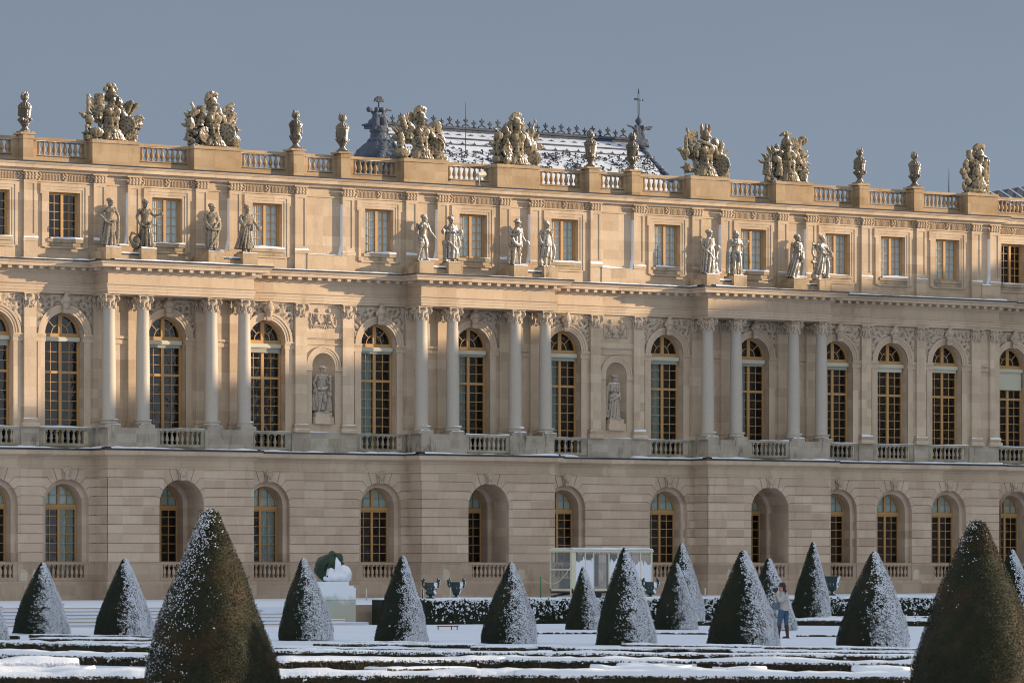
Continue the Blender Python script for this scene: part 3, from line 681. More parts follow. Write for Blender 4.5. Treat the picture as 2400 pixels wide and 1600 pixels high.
# --- top cornice and roof parapet
path1 = [(XL, 0), (XR, 0), (XR, YP), (XE, YP)]
PR_T = [(-.3, 21.40), (.04, 21.40), (.08, 21.45), (.14, 21.50), (.16, 21.54), (.36, 21.55), (.36, 21.70), (.40, 21.72), (.46, 21.79), (.47, 21.82), (-.6, 21.82), (-.6, 21.4)]
mb = MB(); mb.sweep(PR_T, path1); mb.build('top_cornice', M['attic'], pal); gutter(.44, 21.82, pth=path1)
pa = MB(); YB = .5
blocks = [(-24.18, -21.62), (-18.58, -15.96), (-12.95, -12.35), (-10.20, -9.66), (-6.50, -3.88), (-.89, 1.68), (4.80, 5.42), (7.48, 8.02), (11.25, 13.75), (16.85, 19.30), (22.47, 23.05), (26.23, 26.82), (29.98, 32.1), (-27.90, -27.36), (-31.7, -31.1)]
narrow = [b for b in blocks if b[1]-b[0] < .8]
for a, b in blocks:
    pa.mark(); nr_ = b-a < .8; y = 0.0 if not nr_ else .0
    pa.box(a, b, y, 1.0, 21.85, 22.97); pa.box(a-.03, b+.03, y-.04, 1.05, 22.97, 23.13)
    if nr_: pa.box(a-.0, b+.0, y, .8, 23.13, 23.17); pa.box(a-.16, b+.10, y-.06, .8, 23.17, 23.27)
pa.mark(); pa.box(XL, XR-.1, YB, YB+.4, 21.85, 22.22); pa.box(XR-.1, XE, YB+YP+.003, YB+YP+.4, 21.85, 22.22)
segs = [(-30.9, -28.3, 9), (-26.90, -24.35, 9), (-21.3, -18.72, 9), (-15.6, -13.15, 8), (-11.85, -10.42, 5), (-9.18, -6.72, 8), (-3.56, -1.1, 8), (2.08, 4.55, 8), (5.88, 7.30, 5), (8.55, 11.08, 8), (14.22, 16.7, 8), (19.78, 22.28, 8), (23.55, 26.05, 8), (27.3, 29.8, 9), (33.0, 36.6, 13)]
edge = [XL]; prev = -31.7
allb = sorted(blocks)
for x0, x1, n in segs:
    y = YB if x0 < XR else YB+YP; y_ = y-.001; pa.mark()
    l = max([b[1] for b in allb if b[1] <= x0+.2]+[XL]); r = min([b[0] for b in allb if b[0] >= x1-.2]+[XE])
    pa.box(l, x0, y+.01, y+.34, 22.22, 22.965); pa.box(x1, r, y+.01, y+.34, 22.22, 22.965)
    pa.box(l-.02, r+.02, y-.03, y+.40, 22.97, 23.11)
    q = MB(); s_ = (x1-x0)/n; q.box(x0, x1, y+.0, y+.3, 22.222, 22.28)
    for i in range(n):
        cx = x0+s_*(i+.5); q.lathe(cx, y+.16, [(rr, 22.28+zz_) for rr, zz_ in bal_mesh(.69, .105)], 10); q.box(cx-.1, cx+.1, y+.06, y+.26, 22.885, 22.97)
    q.build('roof_balustrade', M['parapet'], pal)
    m_ = MB(); m_.box(x0-.02, x1+.02, y-.02, y+.05, 22.195, 22.235); m_.build('lead_flashing', M['lead'], pal)
    vs = []; ledge_snow([(x0-.1, y), (x1+.1, y)], .012, 22.935, .035, sn, .12, .7)
pa.groups('roof_parapet', M['parapet'], pal)
# statue pedestals on the entablature
sp_ = MB(); spd = {}
STX = [-23.76, -21.83, -18.13, -16.22, -6.03, -4.30, -.36, 1.48, 11.72, 13.48, 17.42, 19.12]
for i, x in enumerate(STX):
    sp_.mark(); sp_.box(x-.42, x+.42, -1.42, -.50, 17.15, 17.82); 
for k in range(0, 12, 2):
    x0, x1 = STX[k]+.42, STX[k+1]-.42; sp_.mark(); sp_.box(x0, x1, -1.15, -.5, 17.15, 17.50); ledge_snow([(x0, -1.15), (x1, -1.15)], .03, 17.57, .06, sn, .1, 1)
    lm = MB(); lm.box(x0+.02, x1-.02, -1.2, -.5, 17.502, 17.57); lm.build('lead_flashing', M['lead'], pal)
    sp_.mark(); sp_.box(STX[k]-.60, STX[k]-.42, -1.1, -.1, 17.15, 17.62)
sp_.groups('statue_pedestal', M['sped'], pal)
for x in STX: ledge_snow([(x-.42, -1.42), (x+.42, -1.42)], 0.01, 17.82, .06, sn, .08, 1)
for xa, xb in [b for b in blocks if b[1]-b[0] > 1]: ledge_snow([(xa, 0), (xb, 0)], .035, 22.955, .02, sn, .1, .3)
sn.build('ledge_snow', M['snow'], pal, kind='stuff')
# roof slab and interior
mb = MB(); mb.box(XL, XE, 1.0, 14, 21.4, 21.84); mb.build('flat_roof', M['gsnow'], pal)
mb = MB(); mb.box(XL+.005, XL+.3, .16, 13.9, 0, 21.39); mb.box(XE-.3, XE-.005, .8, 13.9, 0, 21.39); mb.box(XL, XE, 13.9, 14, 0, 21.39); mb.build('side_wall', M['wall'], pal)
mb = MB(); mb.box(XL, XE, 3.6, 3.7, 0, 21.4); mb.box(XL, XE, 1.7, 3.6, 8.0, 8.1); mb.box(XL, XE, 1.2, 3.6, 17.0, 17.1); mb.build('room_wall', M['dark'], pal)
# --- windows
def bars(mb, x0, x1, z0, z1, y, w_=.035, d=.05): mb.box(x0, x1, y, y+d, z0, z1)
def glass_rect(mb, x0, x1, z0, z1, y): mb.add([(x0, y, z0), (x1, y, z0), (x1, y, z1), (x0, y, z1)], [(0, 1, 2, 3)])
def win_rect(w, z0, z1, rows, casing=.10, y=0, ncol=4, rowlist=None, stile=.05, mull=.15):
    m_ = MB(); d = .10
    m_.box(-w, -w+casing, y, y+d, z0, z1); m_.box(w-casing, w, y, y+d, z0, z1); m_.box(-w+casing, w-casing, y, y+d, z1-casing, z1); m_.box(-w+casing, w-casing, y, y+d, z0, z0+casing)
    m_.box(-mull/2, mull/2, y-.03, y+d-.02, z0+.005, z1-.005)
    iw = w-casing-mull/2
    for sx in (-1, 1):
        c = sx*(mull/2+iw/2); m_.box(c-.016, c+.016, y+.02, y+.06, z0+casing, z1-casing)
    zl = rowlist or [z0+casing+(z1-z0-2*casing)*i/rows for i in range(1, rows)]
    for z in zl: m_.box(-w+casing, w-casing, y+.022, y+.062, z-.016, z+.016)
    return m_
# attic type
ATT = []
m_ = win_rect(.83, 18.24, 20.46, 5, .10, .40, mull=.14); wa = m_.build('attic_window', M['wood'], pal)
q = MB(); glass_rect(q, -.8, .8, 18.3, 20.4, .46); q.build('pane', M['glass'], wa)
q = MB(); q.add([(-.8+1.6*i/40, .53+.02*sin(i*1.9), z) for z in (18.25, 20.45) for i in range(41)], [(i, i+1, i+42, i+41) for i in range(40)]); cur = q.build('curtain', M['curtain'], None)
ws = sorted(WIN)
def place(proto, C, y, used):
    if not used: proto.location = (C, y, 0); return proto
    return copy_tree(proto, pal, (C, y, 0))
used = False
curt_done = False
for C in ws+[CP]:
    y = Y2-.12 if C < XR else YP
    wdw = place(wa, C, y, used); used = True
    if -24 < C < XR:
        if not curt_done: cur.parent = wdw; curt_done = True
        else: link_copy(cur, wdw)
    # note: prototype stays curtain-free because its own window shows a dark room
# first floor type
m_ = MB(); y = .60; w_ = 1.03
R_ = 1.03
m_.prism(arc(0, R_, ZA, 0, pi, 24)+arc(0, R_-.10, ZA, 0, pi, 24)[::-1], y, y+.12); m_.box(-R_, R_, y-.02, y+.12, 13.49, 13.68)
m_.box(-.10, .10, y-.03, y+.1, 13.68, 14.60)
m_.prism(arc(0, .46, 13.68, 0, pi, 16)+arc(0, .42, 13.68, 0, pi, 16)[::-1], y+.02, y+.07)
for a in (pi*.25, pi*.75):
    d = Vector((cos(a), sin(a))); n_ = Vector((-d.y, d.x))*.02; p0 = d*.44; p1 = d*.92
    m_.prism([(p0.x+n_.x, 13.68+p0.y+n_.y), (p0.x-n_.x, 13.68+p0.y-n_.y), (p1.x-n_.x, 13.68+p1.y-n_.y), (p1.x+n_.x, 13.68+p1.y+n_.y)], y+.02, y+.07)
m2 = win_rect(w_, 8.3, 13.49, 1, .10, y, rowlist=[8.6+.455*i for i in range(7)]+[12.31, 12.79], mull=.15); o_ = len(m_.v); m_.v += m2.v; m_.f += [[i+o_ for i in f] for f in m2.f]; m_.m += m2.m; m_.sm += m2.sm
m_.box(-w_+.10, w_-.10, y-.01, y+.1, 11.74, 11.86)
wf = m_.build('arched_window', M['wood'], pal)
q = MB(); glass_rect(q, -.95, .95, 8.3, 13.49, y+.05); q.face(arc(0, .96, ZA, 0, pi, 20), y+.05); q.build('pane', M['glass'], wf)
q = MB(); q.box(-.99, .99, .42, .60, 13.29, 13.50); q.box(-.97, .97, .40, .44, 13.33, 13.46); q.build('blind_box', M['blind'], wf)
def blindsheet(h):
    q = MB(); q.box(-.92, .92, .50, .52, 13.29-h, 13.29); q.box(-.94, .94, .49, .53, 13.27-h, 13.30-h); return q
shut = MB(); 
for i in range(8): shut.box(.18, .82, .86, .90, 8.9+i*.55, 9.35+i*.55)
shut.box(.10, .90, .89, .93, 8.3, 13.4)
gc = MB(); gc.add([(-.8+.75*i/20, .80+.03*sin(i*2.2), z) for z in (8.3, 13.4) for i in range(21)], [(i, i+1, i+22, i+21) for i in range(20)])
used = False; bl = {-29.41: .26, -14.41: .22, -7.92: .10, -2.30: .10, -20.03: .14, 3.32: .16, 9.81: .16, 15.43: .12, 21.05: .16, 24.83: .20, 28.62: .14, CP: .95}
first_sh = None; first_gc = None
for C in ws+[CP]:
    y = 0 if C < XR else YP
    wdw = place(wf, C, y, used); used = True
for wdw in [c for c in pal.children if c.name.startswith('arched_window')]:
    C = wdw.location.x
    h = min(bl.items(), key=lambda kv: abs(kv[0]-C))
    if abs(h[0]-C) < .1: blindsheet(h[1]).build('blind', M['blindcloth'] if C < 24 else M['blind'], wdw)
    if C in (BK[0], BK[2], 3.32, 9.81, 21.05):
        if first_sh is None: first_sh = shut.build('inner_shutter', M['room'], wdw)
        else: link_copy(first_sh, wdw)
    if C > 2.5 and C < 16 or abs(C+7.92) < .1 or abs(C+2.3) < .1:
        if first_gc is None: first_gc = gc.build('inner_curtain', M['curtain2'], wdw)
        else: link_copy(first_gc, wdw)
# ground type
y = .85; m_ = MB(); R_ = .97
m_.prism(arc(0, R_, ZS, 0, pi, 22)+arc(0, R_-.08, ZS, 0, pi, 22)[::-1], y, y+.12); m_.box(-R_, R_, y-.03, y+.12, 5.24, 5.41)
m_.box(-.06, .06, y-.02, y+.1, 5.41, 6.3)
for sx in (-1, 1): m_.box(sx*.47-.016, sx*.47+.016, y+.02, y+.06, 5.42, 6.17)
m_.box(-.88, .88, y+.02, y+.06, 5.84, 5.87)
m2 = win_rect(R_, 1.9, 5.24, 1, .08, y, rowlist=[2.2+.44*i for i in range(7)], mull=.12); o_ = len(m_.v); m_.v += m2.v; m_.f += [[i+o_ for i in f] for f in m2.f]; m_.m += m2.m; m_.sm += m2.sm
wg = m_.build('ground_window', M['wood'], pal)
q = MB(); glass_rect(q, -.92, .92, 1.9, 5.2, y+.05); q.face(arc(0, .92, ZS, 0, pi, 20), y+.05); q.build('pane', M['glass'], wg)
q = MB(); q.face(arc(0, .90, ZS, 0, pi, 20), y+.10); q.build('lunette_curtain', M['lunette'], wg)
gcm = MB(); gcm.add([(.03+.85*i/20, .97+.03*sin(i*2.0), z) for z in (1.9, 5.2) for i in range(21)], [(i, i+1, i+22, i+21) for i in range(20)]); fg = None
used = False
for i, (xa, xb, C, Y) in enumerate(bays):
    wdw = place(wg, C, 0 if Y < .5 else YP, used); used = True
for wdw in [c for c in pal.children if c.name.startswith('ground_window')]:
    if abs(wdw.location.x+25.6) < .2 or abs(wdw.location.x+14.41) < .1:
        if fg is None: fg = gcm.build('inner_curtain', M['curtain2'], wdw)
        else: link_copy(fg, wdw)
# ---------------------------------------------------------------- carved figures
def folds(mb, rings, nf=14, amp=.10, twist=0., seed=0, n=56, bias=None):
    """draped skirt: rings [(cx,cy,rx,ry,z)] top to bottom with running folds"""
    vs = []
    for j, (cx, cy, rx, ry, z) in enumerate(rings):
        t = j/(len(rings)-1)
        for i in range(n):
            a = 2*pi*i/n; f = 1+amp*(.25+t)*(sin(nf*a+twist*t+seed+1.2*sin(2*a+seed))+.4*sin(2.3*nf*a+seed*2+3*t))
            vs.append((cx+rx*f*cos(a), cy+ry*f*sin(a), z))
    k = len(rings); fs = [(j*n+i, (j+1)*n+i, (j+1)*n+(i+1)%n, j*n+(i+1)%n) for j in range(k-1) for i in range(n)]
    fs += [tuple(range(n)), tuple((k-1)*n+i for i in range(n-1, -1, -1))]
    mb.add(vs, fs)
def bez(p0, p1, p2, n=8):
    p0, p1, p2 = map(Vector, (p0, p1, p2)); return [p0*(1-t)**2+p1*2*t*(1-t)+p2*t*t for t in [i/n for i in range(n+1)]]
def figure(mb, lean=0, sh=0, head=(0, 0), armL=((-.42, 0, 1.62), (-.34, -.1, 1.30)), armR=((.42, 0, 1.62), (.34, -.1, 1.30)), legs=True, hair='curly', kneeL=(-.13, -.10, .66), kneeR=(.14, -.02, .66), fem=False, ank=((-.16, 0, .12), (.17, .02, .12))):
    """one standing body of classical proportions, 2.38 m"""
    c = Vector((lean*.5, 0, 1.26)); ch = Vector((lean*.8+sh*.3, 0, 1.70)); nk = Vector((lean+sh*.3, -.01, 1.98)); hd = Vector((lean+sh*.3+head[0]*.5, -.04, 2.18))
    mb.ell(c, (.225, .17, .19)); mb.tube([c+Vector((0, 0, -.02)), c.lerp(ch, .5), ch], [.20, .175, .22], 12); mb.ell(ch+Vector((0, -.02, .08)), (.265, .18, .22))
    mb.ell(ch+Vector((-.12, -.14, .06)), (.12, .07, .10)); mb.ell(ch+Vector((.12, -.14, .06)), (.12, .07, .10))
    mb.tube([ch+Vector((0, 0, .2)), nk, hd], [.12, .085, .08], 10)
    mb.ell(hd, (.125, .15, .175), (0, 0, head[1])); hv = Vector((sin(head[1]), -cos(head[1]), 0))
    mb.ell(hd+hv*.15+Vector((0, 0, -.01)), (.028, .045, .05), (0, 0, head[1])); mb.ell(hd+hv*.10+Vector((0, 0, -.12)), (.06, .06, .05)); mb.ell(hd+hv*.13+Vector((0, 0, .05)), (.08, .03, .03), (0, 0, head[1]))
    if hair in ('curly', 'wreath', 'bun', 'long'):
        for k in range(16):
            a = k*2.4; e_ = .25+.75*((k*7)%16)/16; p = hd-hv*.05+Vector((cos(a)*.13*cos(e_), sin(a)*.13*cos(e_), .06+.15*sin(e_))); mb.ell(p, (.062, .062, .055), n=8, m=6)
        if hair == 'wreath':
            for k in range(12): a = 2*pi*k/12; mb.ell(hd+Vector((.15*cos(a), .16*sin(a), .10+.02*(k%2))), (.045, .045, .05), n=6, m=5)
        if hair == 'bun': mb.ell(hd-hv*.17+Vector((0, 0, .06)), (.07, .07, .07))
        if hair == 'long': mb.tube([hd-hv*.1, hd-hv*.16+Vector((.02, 0, -.2)), hd-hv*.14+Vector((.03, 0, -.4))], [.10, .09, .05], 8)
    if hair == 'hat': mb.ell(hd+Vector((0, 0, .10)), (.24, .24, .05), (.12, .1, 0)); mb.ell(hd+Vector((0, 0, .17)), (.14, .14, .11))
    for sx, arm in ((-1, armL), (1, armR)):
        s_ = ch+Vector((sx*.26, 0, .16+sx*sh*.2)); el, ha = Vector(arm[0])+Vector((lean*.8, 0, 0)), Vector(arm[1])+Vector((lean*.8, 0, 0))
        mb.ell(s_, (.115, .11, .11)); mb.tube([s_, s_.lerp(el, .5), el], [.095, .088, .068], 8); mb.tube([el, el.lerp(ha, .45), ha], [.07, .066, .045], 8)
        d = (ha-el).normalized(); mb.ell(ha+d*.05, (.055, .05, .06)); 
        for f_ in range(4): mb.tube([ha+d*.06+Vector((.02*(f_-1.5), 0, 0)), ha+d*.15+Vector((.022*(f_-1.5), -.02, -.02))], [.018, .013], 5)
    if legs:
        for sx, kn, an in ((-1, kneeL, ank[0]), (1, kneeR, ank[1])):
            h_ = c+Vector((sx*.12, 0, -.08)); kn, an = Vector(kn), Vector(an)
            mb.tube([h_, h_.lerp(kn, .45), kn], [.145, .135, .09], 10); mb.tube([kn, kn.lerp(an, .35), an], [.088, .092, .055], 10)
            mb.tube([an+Vector((0, .05, -.05)), an+Vector((sx*.03, -.20, -.075))], [.06, .045], 8)
    mb.box(-.36, .36, -.28, .30, -.02, .055)
def skirt(mb, x0, z0, x1, z1, r0, r1, nf=11, amp=.11, tw=1.5, seed=0, ry=.78, mid=None):
    rs = []
    for i in range(9):
        t = i/8; r = r0+(r1-r0)*t+(mid or 0)*sin(pi*t); rs.append((x0+(x1-x0)*t, 0, r, r*ry, z0+(z1-z0)*t))
    folds(mb, rs, nf, amp, tw, seed)
def sash(mb, pts, r, n=6): mb.tube(pts, r, n)
STAT = []
def mk(i, label, build, mat='statue', rz=0, scale=1.0):
    mb = MB(); build(mb); x = STX[i]
    o = remesh(mb, .024, 'statue', M[mat], None, .014, 15, 0, label=label, cat='statue', group='stone statues standing on the entablature')
    o.location = (x, -.95, 17.84); o.rotation_euler = (0, 0, rz); o.scale = (scale*.99,)*3; STAT.append(o)
def b0(m):
    figure(m, .02, 0, (.05, .7), ((-.55, 0, 1.60), (-.30, -.16, 1.36)), ((.44, .05, 1.60), (.42, -.14, 1.36)), hair='wreath')
    skirt(m, 0, 1.36, -.02, .10, .25, .36, 10, .12, 3, 1); sash(m, bez((-.30, -.2, 1.30), (0, -.34, 1.0), (.34, -.22, 1.30)), .05); sash(m, bez((.40, -.1, 1.34), (.46, -.05, .8), (.40, 0, .15)), [.09]*9); sash(m, bez((-.34, -.1, 1.3), (-.42, -.05, .8), (-.40, 0, .3)), [.07]*9)
def b1(m):
    figure(m, .0, .02, (.02, .3), ((-.42, .02, 1.55), (-.28, -.16, 1.12)), ((.48, -.05, 1.62), (.78, -.14, 1.70)), hair='wreath')
    m.ell((.84, -.14, 1.75), (.10, .09, .08)); skirt(m, .02, 1.34, .08, .08, .25, .40, 11, .12, 2.5, 2); sash(m, bez((-.28, -.2, 1.20), (.05, -.36, .9), (.30, -.2, 1.35)), .055); sash(m, bez((.3, .1, 1.3), (.44, .1, .8), (.42, .1, .1)), .09)
    m.tube(bez((-.42, -.05, .10), (-.98, -.05, .35), (-.66, -.05, .78), 12), [.20, .20, .17, .13, .11, .09, .08, .075, .07, .065, .06, .06, .07], 8); m.tube([(-.66, -.05, .78), (-.5, -.08, .70), (-.42, -.1, .62)], [.07, .05, .03], 6); m.ell((-.42, 0, .32), (.24, .22, .30)); m.tube([(-.3, .05, .3), (-.34, .05, .75)], [.12, .06], 7)
def b2(m):
    figure(m, -.02, 0, (.06, .8), ((-.38, 0, 1.52), (-.16, -.24, 1.22)), ((.36, 0, 1.52), (.10, -.26, 1.26)), hair='curly')
    skirt(m, -.02, 1.30, .02, .18, .26, .28, 9, .11, 4, 3, mid=.07); sash(m, bez((.22, .05, 1.95), (.50, .05, 1.5), (.38, 0, 1.1)), .11); sash(m, bez((-.35, -.15, 1.25), (0, -.38, .95), (.40, -.15, 1.2)), .07); sash(m, bez((.40, -.1, 1.2), (.2, -.3, .7), (-.15, -.2, .2)), .06); sash(m, bez((-.36, 0, 1.3), (-.42, 0, 1.1), (-.26, -.1, .9)), .08)
def b3(m):
    figure(m, .08, .03, (-.02, -.1), ((-.36, .05, 1.55), (.10, -.30, 1.42)), ((.40, -.1, 1.52), (.46, -.34, 1.30)), legs=True, hair='curly')
    skirt(m, .05, 1.42, -.12, .20, .26, .46, 13, .12, 3, 4); skirt(m, .08, 1.82, .06, 1.15, .28, .33, 9, .08, 2, 1, ry=.74); m.ell((.56, -.34, 1.26), (.17, .13, .11)); m.ell((.50, -.3, 1.35), (.09, .09, .08)); sash(m, bez((-.3, 0, 1.8), (-.42, -.1, 1.5), (-.2, -.28, 1.36)), .10)
    m.tube([(.10, -.1, .3), (.12, -.14, .06)], [.08, .07], 7)
def b4(m):
    figure(m, .04, .02, (.16, .9), ((-.36, .02, 1.46), (-.10, -.16, 1.08)), ((.42, -.06, 1.52), (.60, -.16, 1.28)), hair='curly', kneeL=(-.14, -.14, .72), kneeR=(.20, -.06, .70), ank=((-.20, .06, .14), (.30, .0, .14)))
    for sx, k, a in ((-1, (-.14, -.12, .72), (-.02, 0, 1.15)), (1, (.20, -.06, .70), (.14, 0, 1.15))):
        m.tube([a, Vector(a).lerp(Vector(k), .6), k], [.17, .19, .12], 9)
        for j in range(10): p = Vector(a).lerp(Vector(k), .15+.08*j); m.ell(p+Vector((.14*sin(j*2.1), .14*cos(j*2.1), 0)), (.06, .06, .08), n=6, m=5)
    m.tube([(-.02, .16, .05), (-.0, .14, .9)], [.16, .12], 8)
def b5(m):
    figure(m, 0, 0, (-.02, .25), ((-.50, .0, 1.62), (.02, -.26, 1.56)), ((.34, -.05, 1.56), (.42, -.26, 1.56)), hair='curly')
    skirt(m, .0, 1.78, .04, .20, .29, .38, 12, .12, 4, 7, mid=.02); m.ell((.44, -.26, 1.56), (.13, .12, .19)); m.ell((-.50, -.05, 1.58), (.10, .12, .14)); sash(m, bez((-.3, -.15, 1.1), (.1, -.36, .8), (.35, -.15, .42)), .07); sash(m, bez((.3, -.1, 1.4), (.42, -.2, 1.1), (.40, -.1, .75)), .09)
    m.tube([(-.34, .0, .05), (-.36, .0, .95)], [.14, .12], 8); m.ell((-.36, 0, 1.0), (.17, .14, .17))
def b6(m):
    figure(m, .02, 0, (.08, .8), ((-.42, .0, 1.58), (-.04, -.26, 1.60)), ((.36, .02, 1.50), (.52, -.12, 1.22)), hair='hat', kneeL=(-.15, -.08, .66), kneeR=(.17, -.04, .66), ank=((-.18, -.02, .12), (.22, 0, .12)))
    skirt(m, .0, 1.85, -.0, .98, .27, .33, 9, .10, 2, 4); sash(m, bez((-.3, -.15, 1.42), (-.3, -.36, 1.0), (.16, -.26, 1.08)), .10); m.ell((.60, -.14, 1.18), (.13, .12, .13)); m.ell((.0, -.28, 1.72), (.13, .10, .14))
    for sx in (-.17, .2): m.tube([(sx, -.03, .52), (sx, -.02, .62)], [.11, .12], 8)
    m.tube([(-.05, .2, .05), (-.05, .16, 1.1)], [.18, .12], 8); sash(m, bez((-.32, .1, 1.1), (-.45, .1, .6), (-.40, .05, .1)), .08)
def b7(m):
    figure(m, -.02, .02, (.06, .35), ((-.36, .0, 1.55), (.10, -.26, 1.78)), ((.36, .0, 1.50), (.18, -.24, 1.86)), hair='curly', kneeR=(.17, -.16, .70), ank=((-.06, 0, .12), (.18, -.02, .12)))
    skirt(m, -.02, 1.95, -.04, 1.12, .25, .32, 8, .08, 3, 5); skirt(m, .02, 1.28, -.04, .52, .30, .34, 8, .12, 3, 2); sash(m, bez((-.34, .05, 1.8), (-.50, .0, 1.4), (-.30, -.1, 1.2)), .11); sash(m, bez((-.2, .1, 1.3), (-.40, .1, .7), (-.34, .1, .1)), .10); sash(m, bez((.32, -.1, 1.2), (.52, -.1, .95), (.42, 0, .45)), .10); m.ell((-.34, 0, .22), (.16, .14, .20))
def b8(m):
    figure(m, .0, 0, (.04, .5), ((-.42, .02, 1.55), (-.28, -.18, 1.22)), ((.38, .0, 1.56), (.52, -.14, 1.50)), hair='wreath')
    skirt(m, -.0, 1.92, -.04, .10, .30, .38, 12, .12, 5, 6, mid=.03); sash(m, bez((.24, -.12, 1.95), (-.1, -.34, 1.5), (-.32, -.15, 1.25)), .07); sash(m, bez((-.25, -.2, 1.25), (.1, -.38, 1.0), (.28, -.1, .6)), .06)
    m.tube([(.50, .02, .05), (.46, .02, .7), (.52, -.04, 1.38)], [.16, .12, .12], 8); m.ell((.54, -.10, 1.46), (.15, .16, .14)); m.ell((.44, 0, .18), (.24, .2, .18)); m.ell((.45, -.1, .85), (.11, .11, .14))
def b9(m):
    figure(m, .02, 0, (.0, .5), ((-.44, -.0, 1.60), (-.06, -.26, 1.66)), ((.46, -.05, 1.58), (.64, -.16, 1.80)), hair='long')
    skirt(m, .02, 1.98, .02, 1.70, .24, .30, 8, .08, 2, 1); sash(m, bez((-.34, .05, 1.9), (-.46, .1, 1.0), (-.42, .1, .1)), .12); sash(m, bez((-.2, .14, 1.3), (-.2, .18, .6), (-.3, .12, .1)), .14); m.ell((.10, -.2, 1.24), (.20, .08, .10)); sash(m, bez((.06, -.22, 1.25), (.14, -.26, 1.0), (.16, -.2, .72)), .08); m.tube([(.36, .06, .05), (.34, .06, 1.1)], [.12, .09], 8); m.ell((.66, -.17, 1.86), (.06, .06, .09))
def b10(m):
    figure(m, .10, .02, (.06, .8), ((-.30, .05, 1.50), (.04, -.24, 1.48)), ((.44, -.02, 1.48), (.24, -.28, 1.12)), hair='bun')
    skirt(m, .10, 1.96, .14, 1.20, .26, .30, 8, .09, 3, 2); skirt(m, .12, 1.36, -.22, .08, .28, .36, 11, .12, 4, 5); sash(m, bez((-.14, .0, 1.9), (-.28, -.05, 1.4), (-.26, .0, .95)), .10); m.ell((.26, -.3, 1.12), (.13, .11, .12)); sash(m, bez((.44, -.1, 1.45), (.5, -.2, 1.1), (.2, -.25, .9)), .06)
def b11(m):
    figure(m, .06, .02, (.06, .7), ((-.22, -.04, 1.52), (.30, -.30, 1.32)), ((.42, -.1, 1.58), (.50, -.34, 1.30)), hair='curly', kneeL=(-.06, -.14, .72), kneeR=(.18, .0, .66))
    skirt(m, .06, 1.40, -.10, .30, .25, .34, 9, .14, 4, 9); m.ell((.50, -.3, 1.36), (.11, .13, .16)); m.tube([(.46, -.3, 1.4), (.40, -.3, 1.72), (.48, -.3, 1.74)], [.05, .045, .03], 6)
    m.prism([(-.50, 2.02), (-.50, 1.74), (.0, 1.68), (.0, 1.84)], .05, .12, True); m.tube(bez((-.46, .08, 1.76), (-.66, .05, 1.2), (-.10, .0, 1.18), 10), .065, 7); m.tube(bez((-.30, .06, 1.72), (-.02, .05, 1.35), (-.12, .0, 1.22), 8), .05, 7)
    m.tube(bez((0, .0, 1.0), (-.4, .0, .85), (-.62, .0, .98), 8), [.13, .12, .11, .1, .09, .09, .1, .1, .08], 7); m.tube(bez((.30, -.1, 1.2), (.56, -.1, .7), (.34, -.05, .15), 8), .11, 7); m.ell((-.3, .1, .2), (.26, .18, .22)); m.ell((.4, -.05, .15), (.16, .15, .14))
mk(0, 'bare-chested stone statue with hand on hip and long draped skirt, leftmost of the row', b0, 'statue', radians(-12))
mk(1, 'stone statue holding out a bowl with a swan coiled at its feet', b1, 'statue', radians(-5))
mk(2, 'stone statue with both hands clasped at the waist over a draped cloak', b2, 'statue', radians(-8))
mk(3, 'stone statue of a woman in a swinging skirt carrying a bundle beside the window', b3, 'statue', 0)
mk(4, 'nude bearded stone statue with shaggy goat thighs and bowed head', b4, 'statue2', radians(-8))
mk(5, 'stone statue of a draped woman holding a drum to her chest beside a stump', b5, 'statue2', 0)
mk(6, 'stone statue in a brimmed hat and short tunic with a ball in its lowered hand', b6, 'statue2', radians(-5))
mk(7, 'stone statue raising both hands to its chin with a heavy cloak over the knee', b7, 'statue2', 0)
mk(8, 'stone statue in a toga leaning on a tall post topped with a lion head', b8, 'statue2', 0)
mk(9, 'snow-streaked nude stone statue in a hanging cloak raising a small cup', b9, 'statue2', 0)
mk(10, 'snow-streaked stone statue of a draped woman leaning with hands crossed low', b10, 'statue2', 0)
mk(11, 'stone statue with a fluttering looped scarf and a bird in its arms', b11, 'statue2', 0)
# niche statues
def n0(m):
    figure(m, .04, 0, (.06, .8), ((-.44, .02, 1.54), (-.32, -.04, 1.16)), ((.34, -.05, 1.56), (.38, -.16, 1.50)), hair='wreath')
    skirt(m, .03, 1.86, .02, 1.30, .26, .22, 7, .05, 2, 2); skirt(m, .03, 1.34, -.10, .12, .25, .30, 8, .12, 4, 2); m.ell((.12, -.24, .72), (.12, .12, .22)); sash(m, bez((-.26, -.15, 1.22), (.05, -.36, 1.12), (.30, -.12, 1.30)), .06); sash(m, bez((-.28, -.1, 1.2), (-.36, -.1, .7), (-.26, -.1, .3)), .07); m.tube([(.46, -.16, 1.1), (.44, -.16, 1.75)], [.05, .07], 7); m.ell((.44, -.16, 1.82), (.10, .1, .09)); m.ell((.42, -.05, .95), (.17, .17, .17)); m.tube([(.40, -.02, .05), (.40, -.02, .5), (.42, -.04, .85)], [.21, .19, .10], 8)
    m.tube([(-.40, .05, .1), (-.42, .05, .7), (-.38, .05, .95)], [.13, .16, .10], 8); m.ell((-.36, .0, 1.10), (.11, .11, .13))
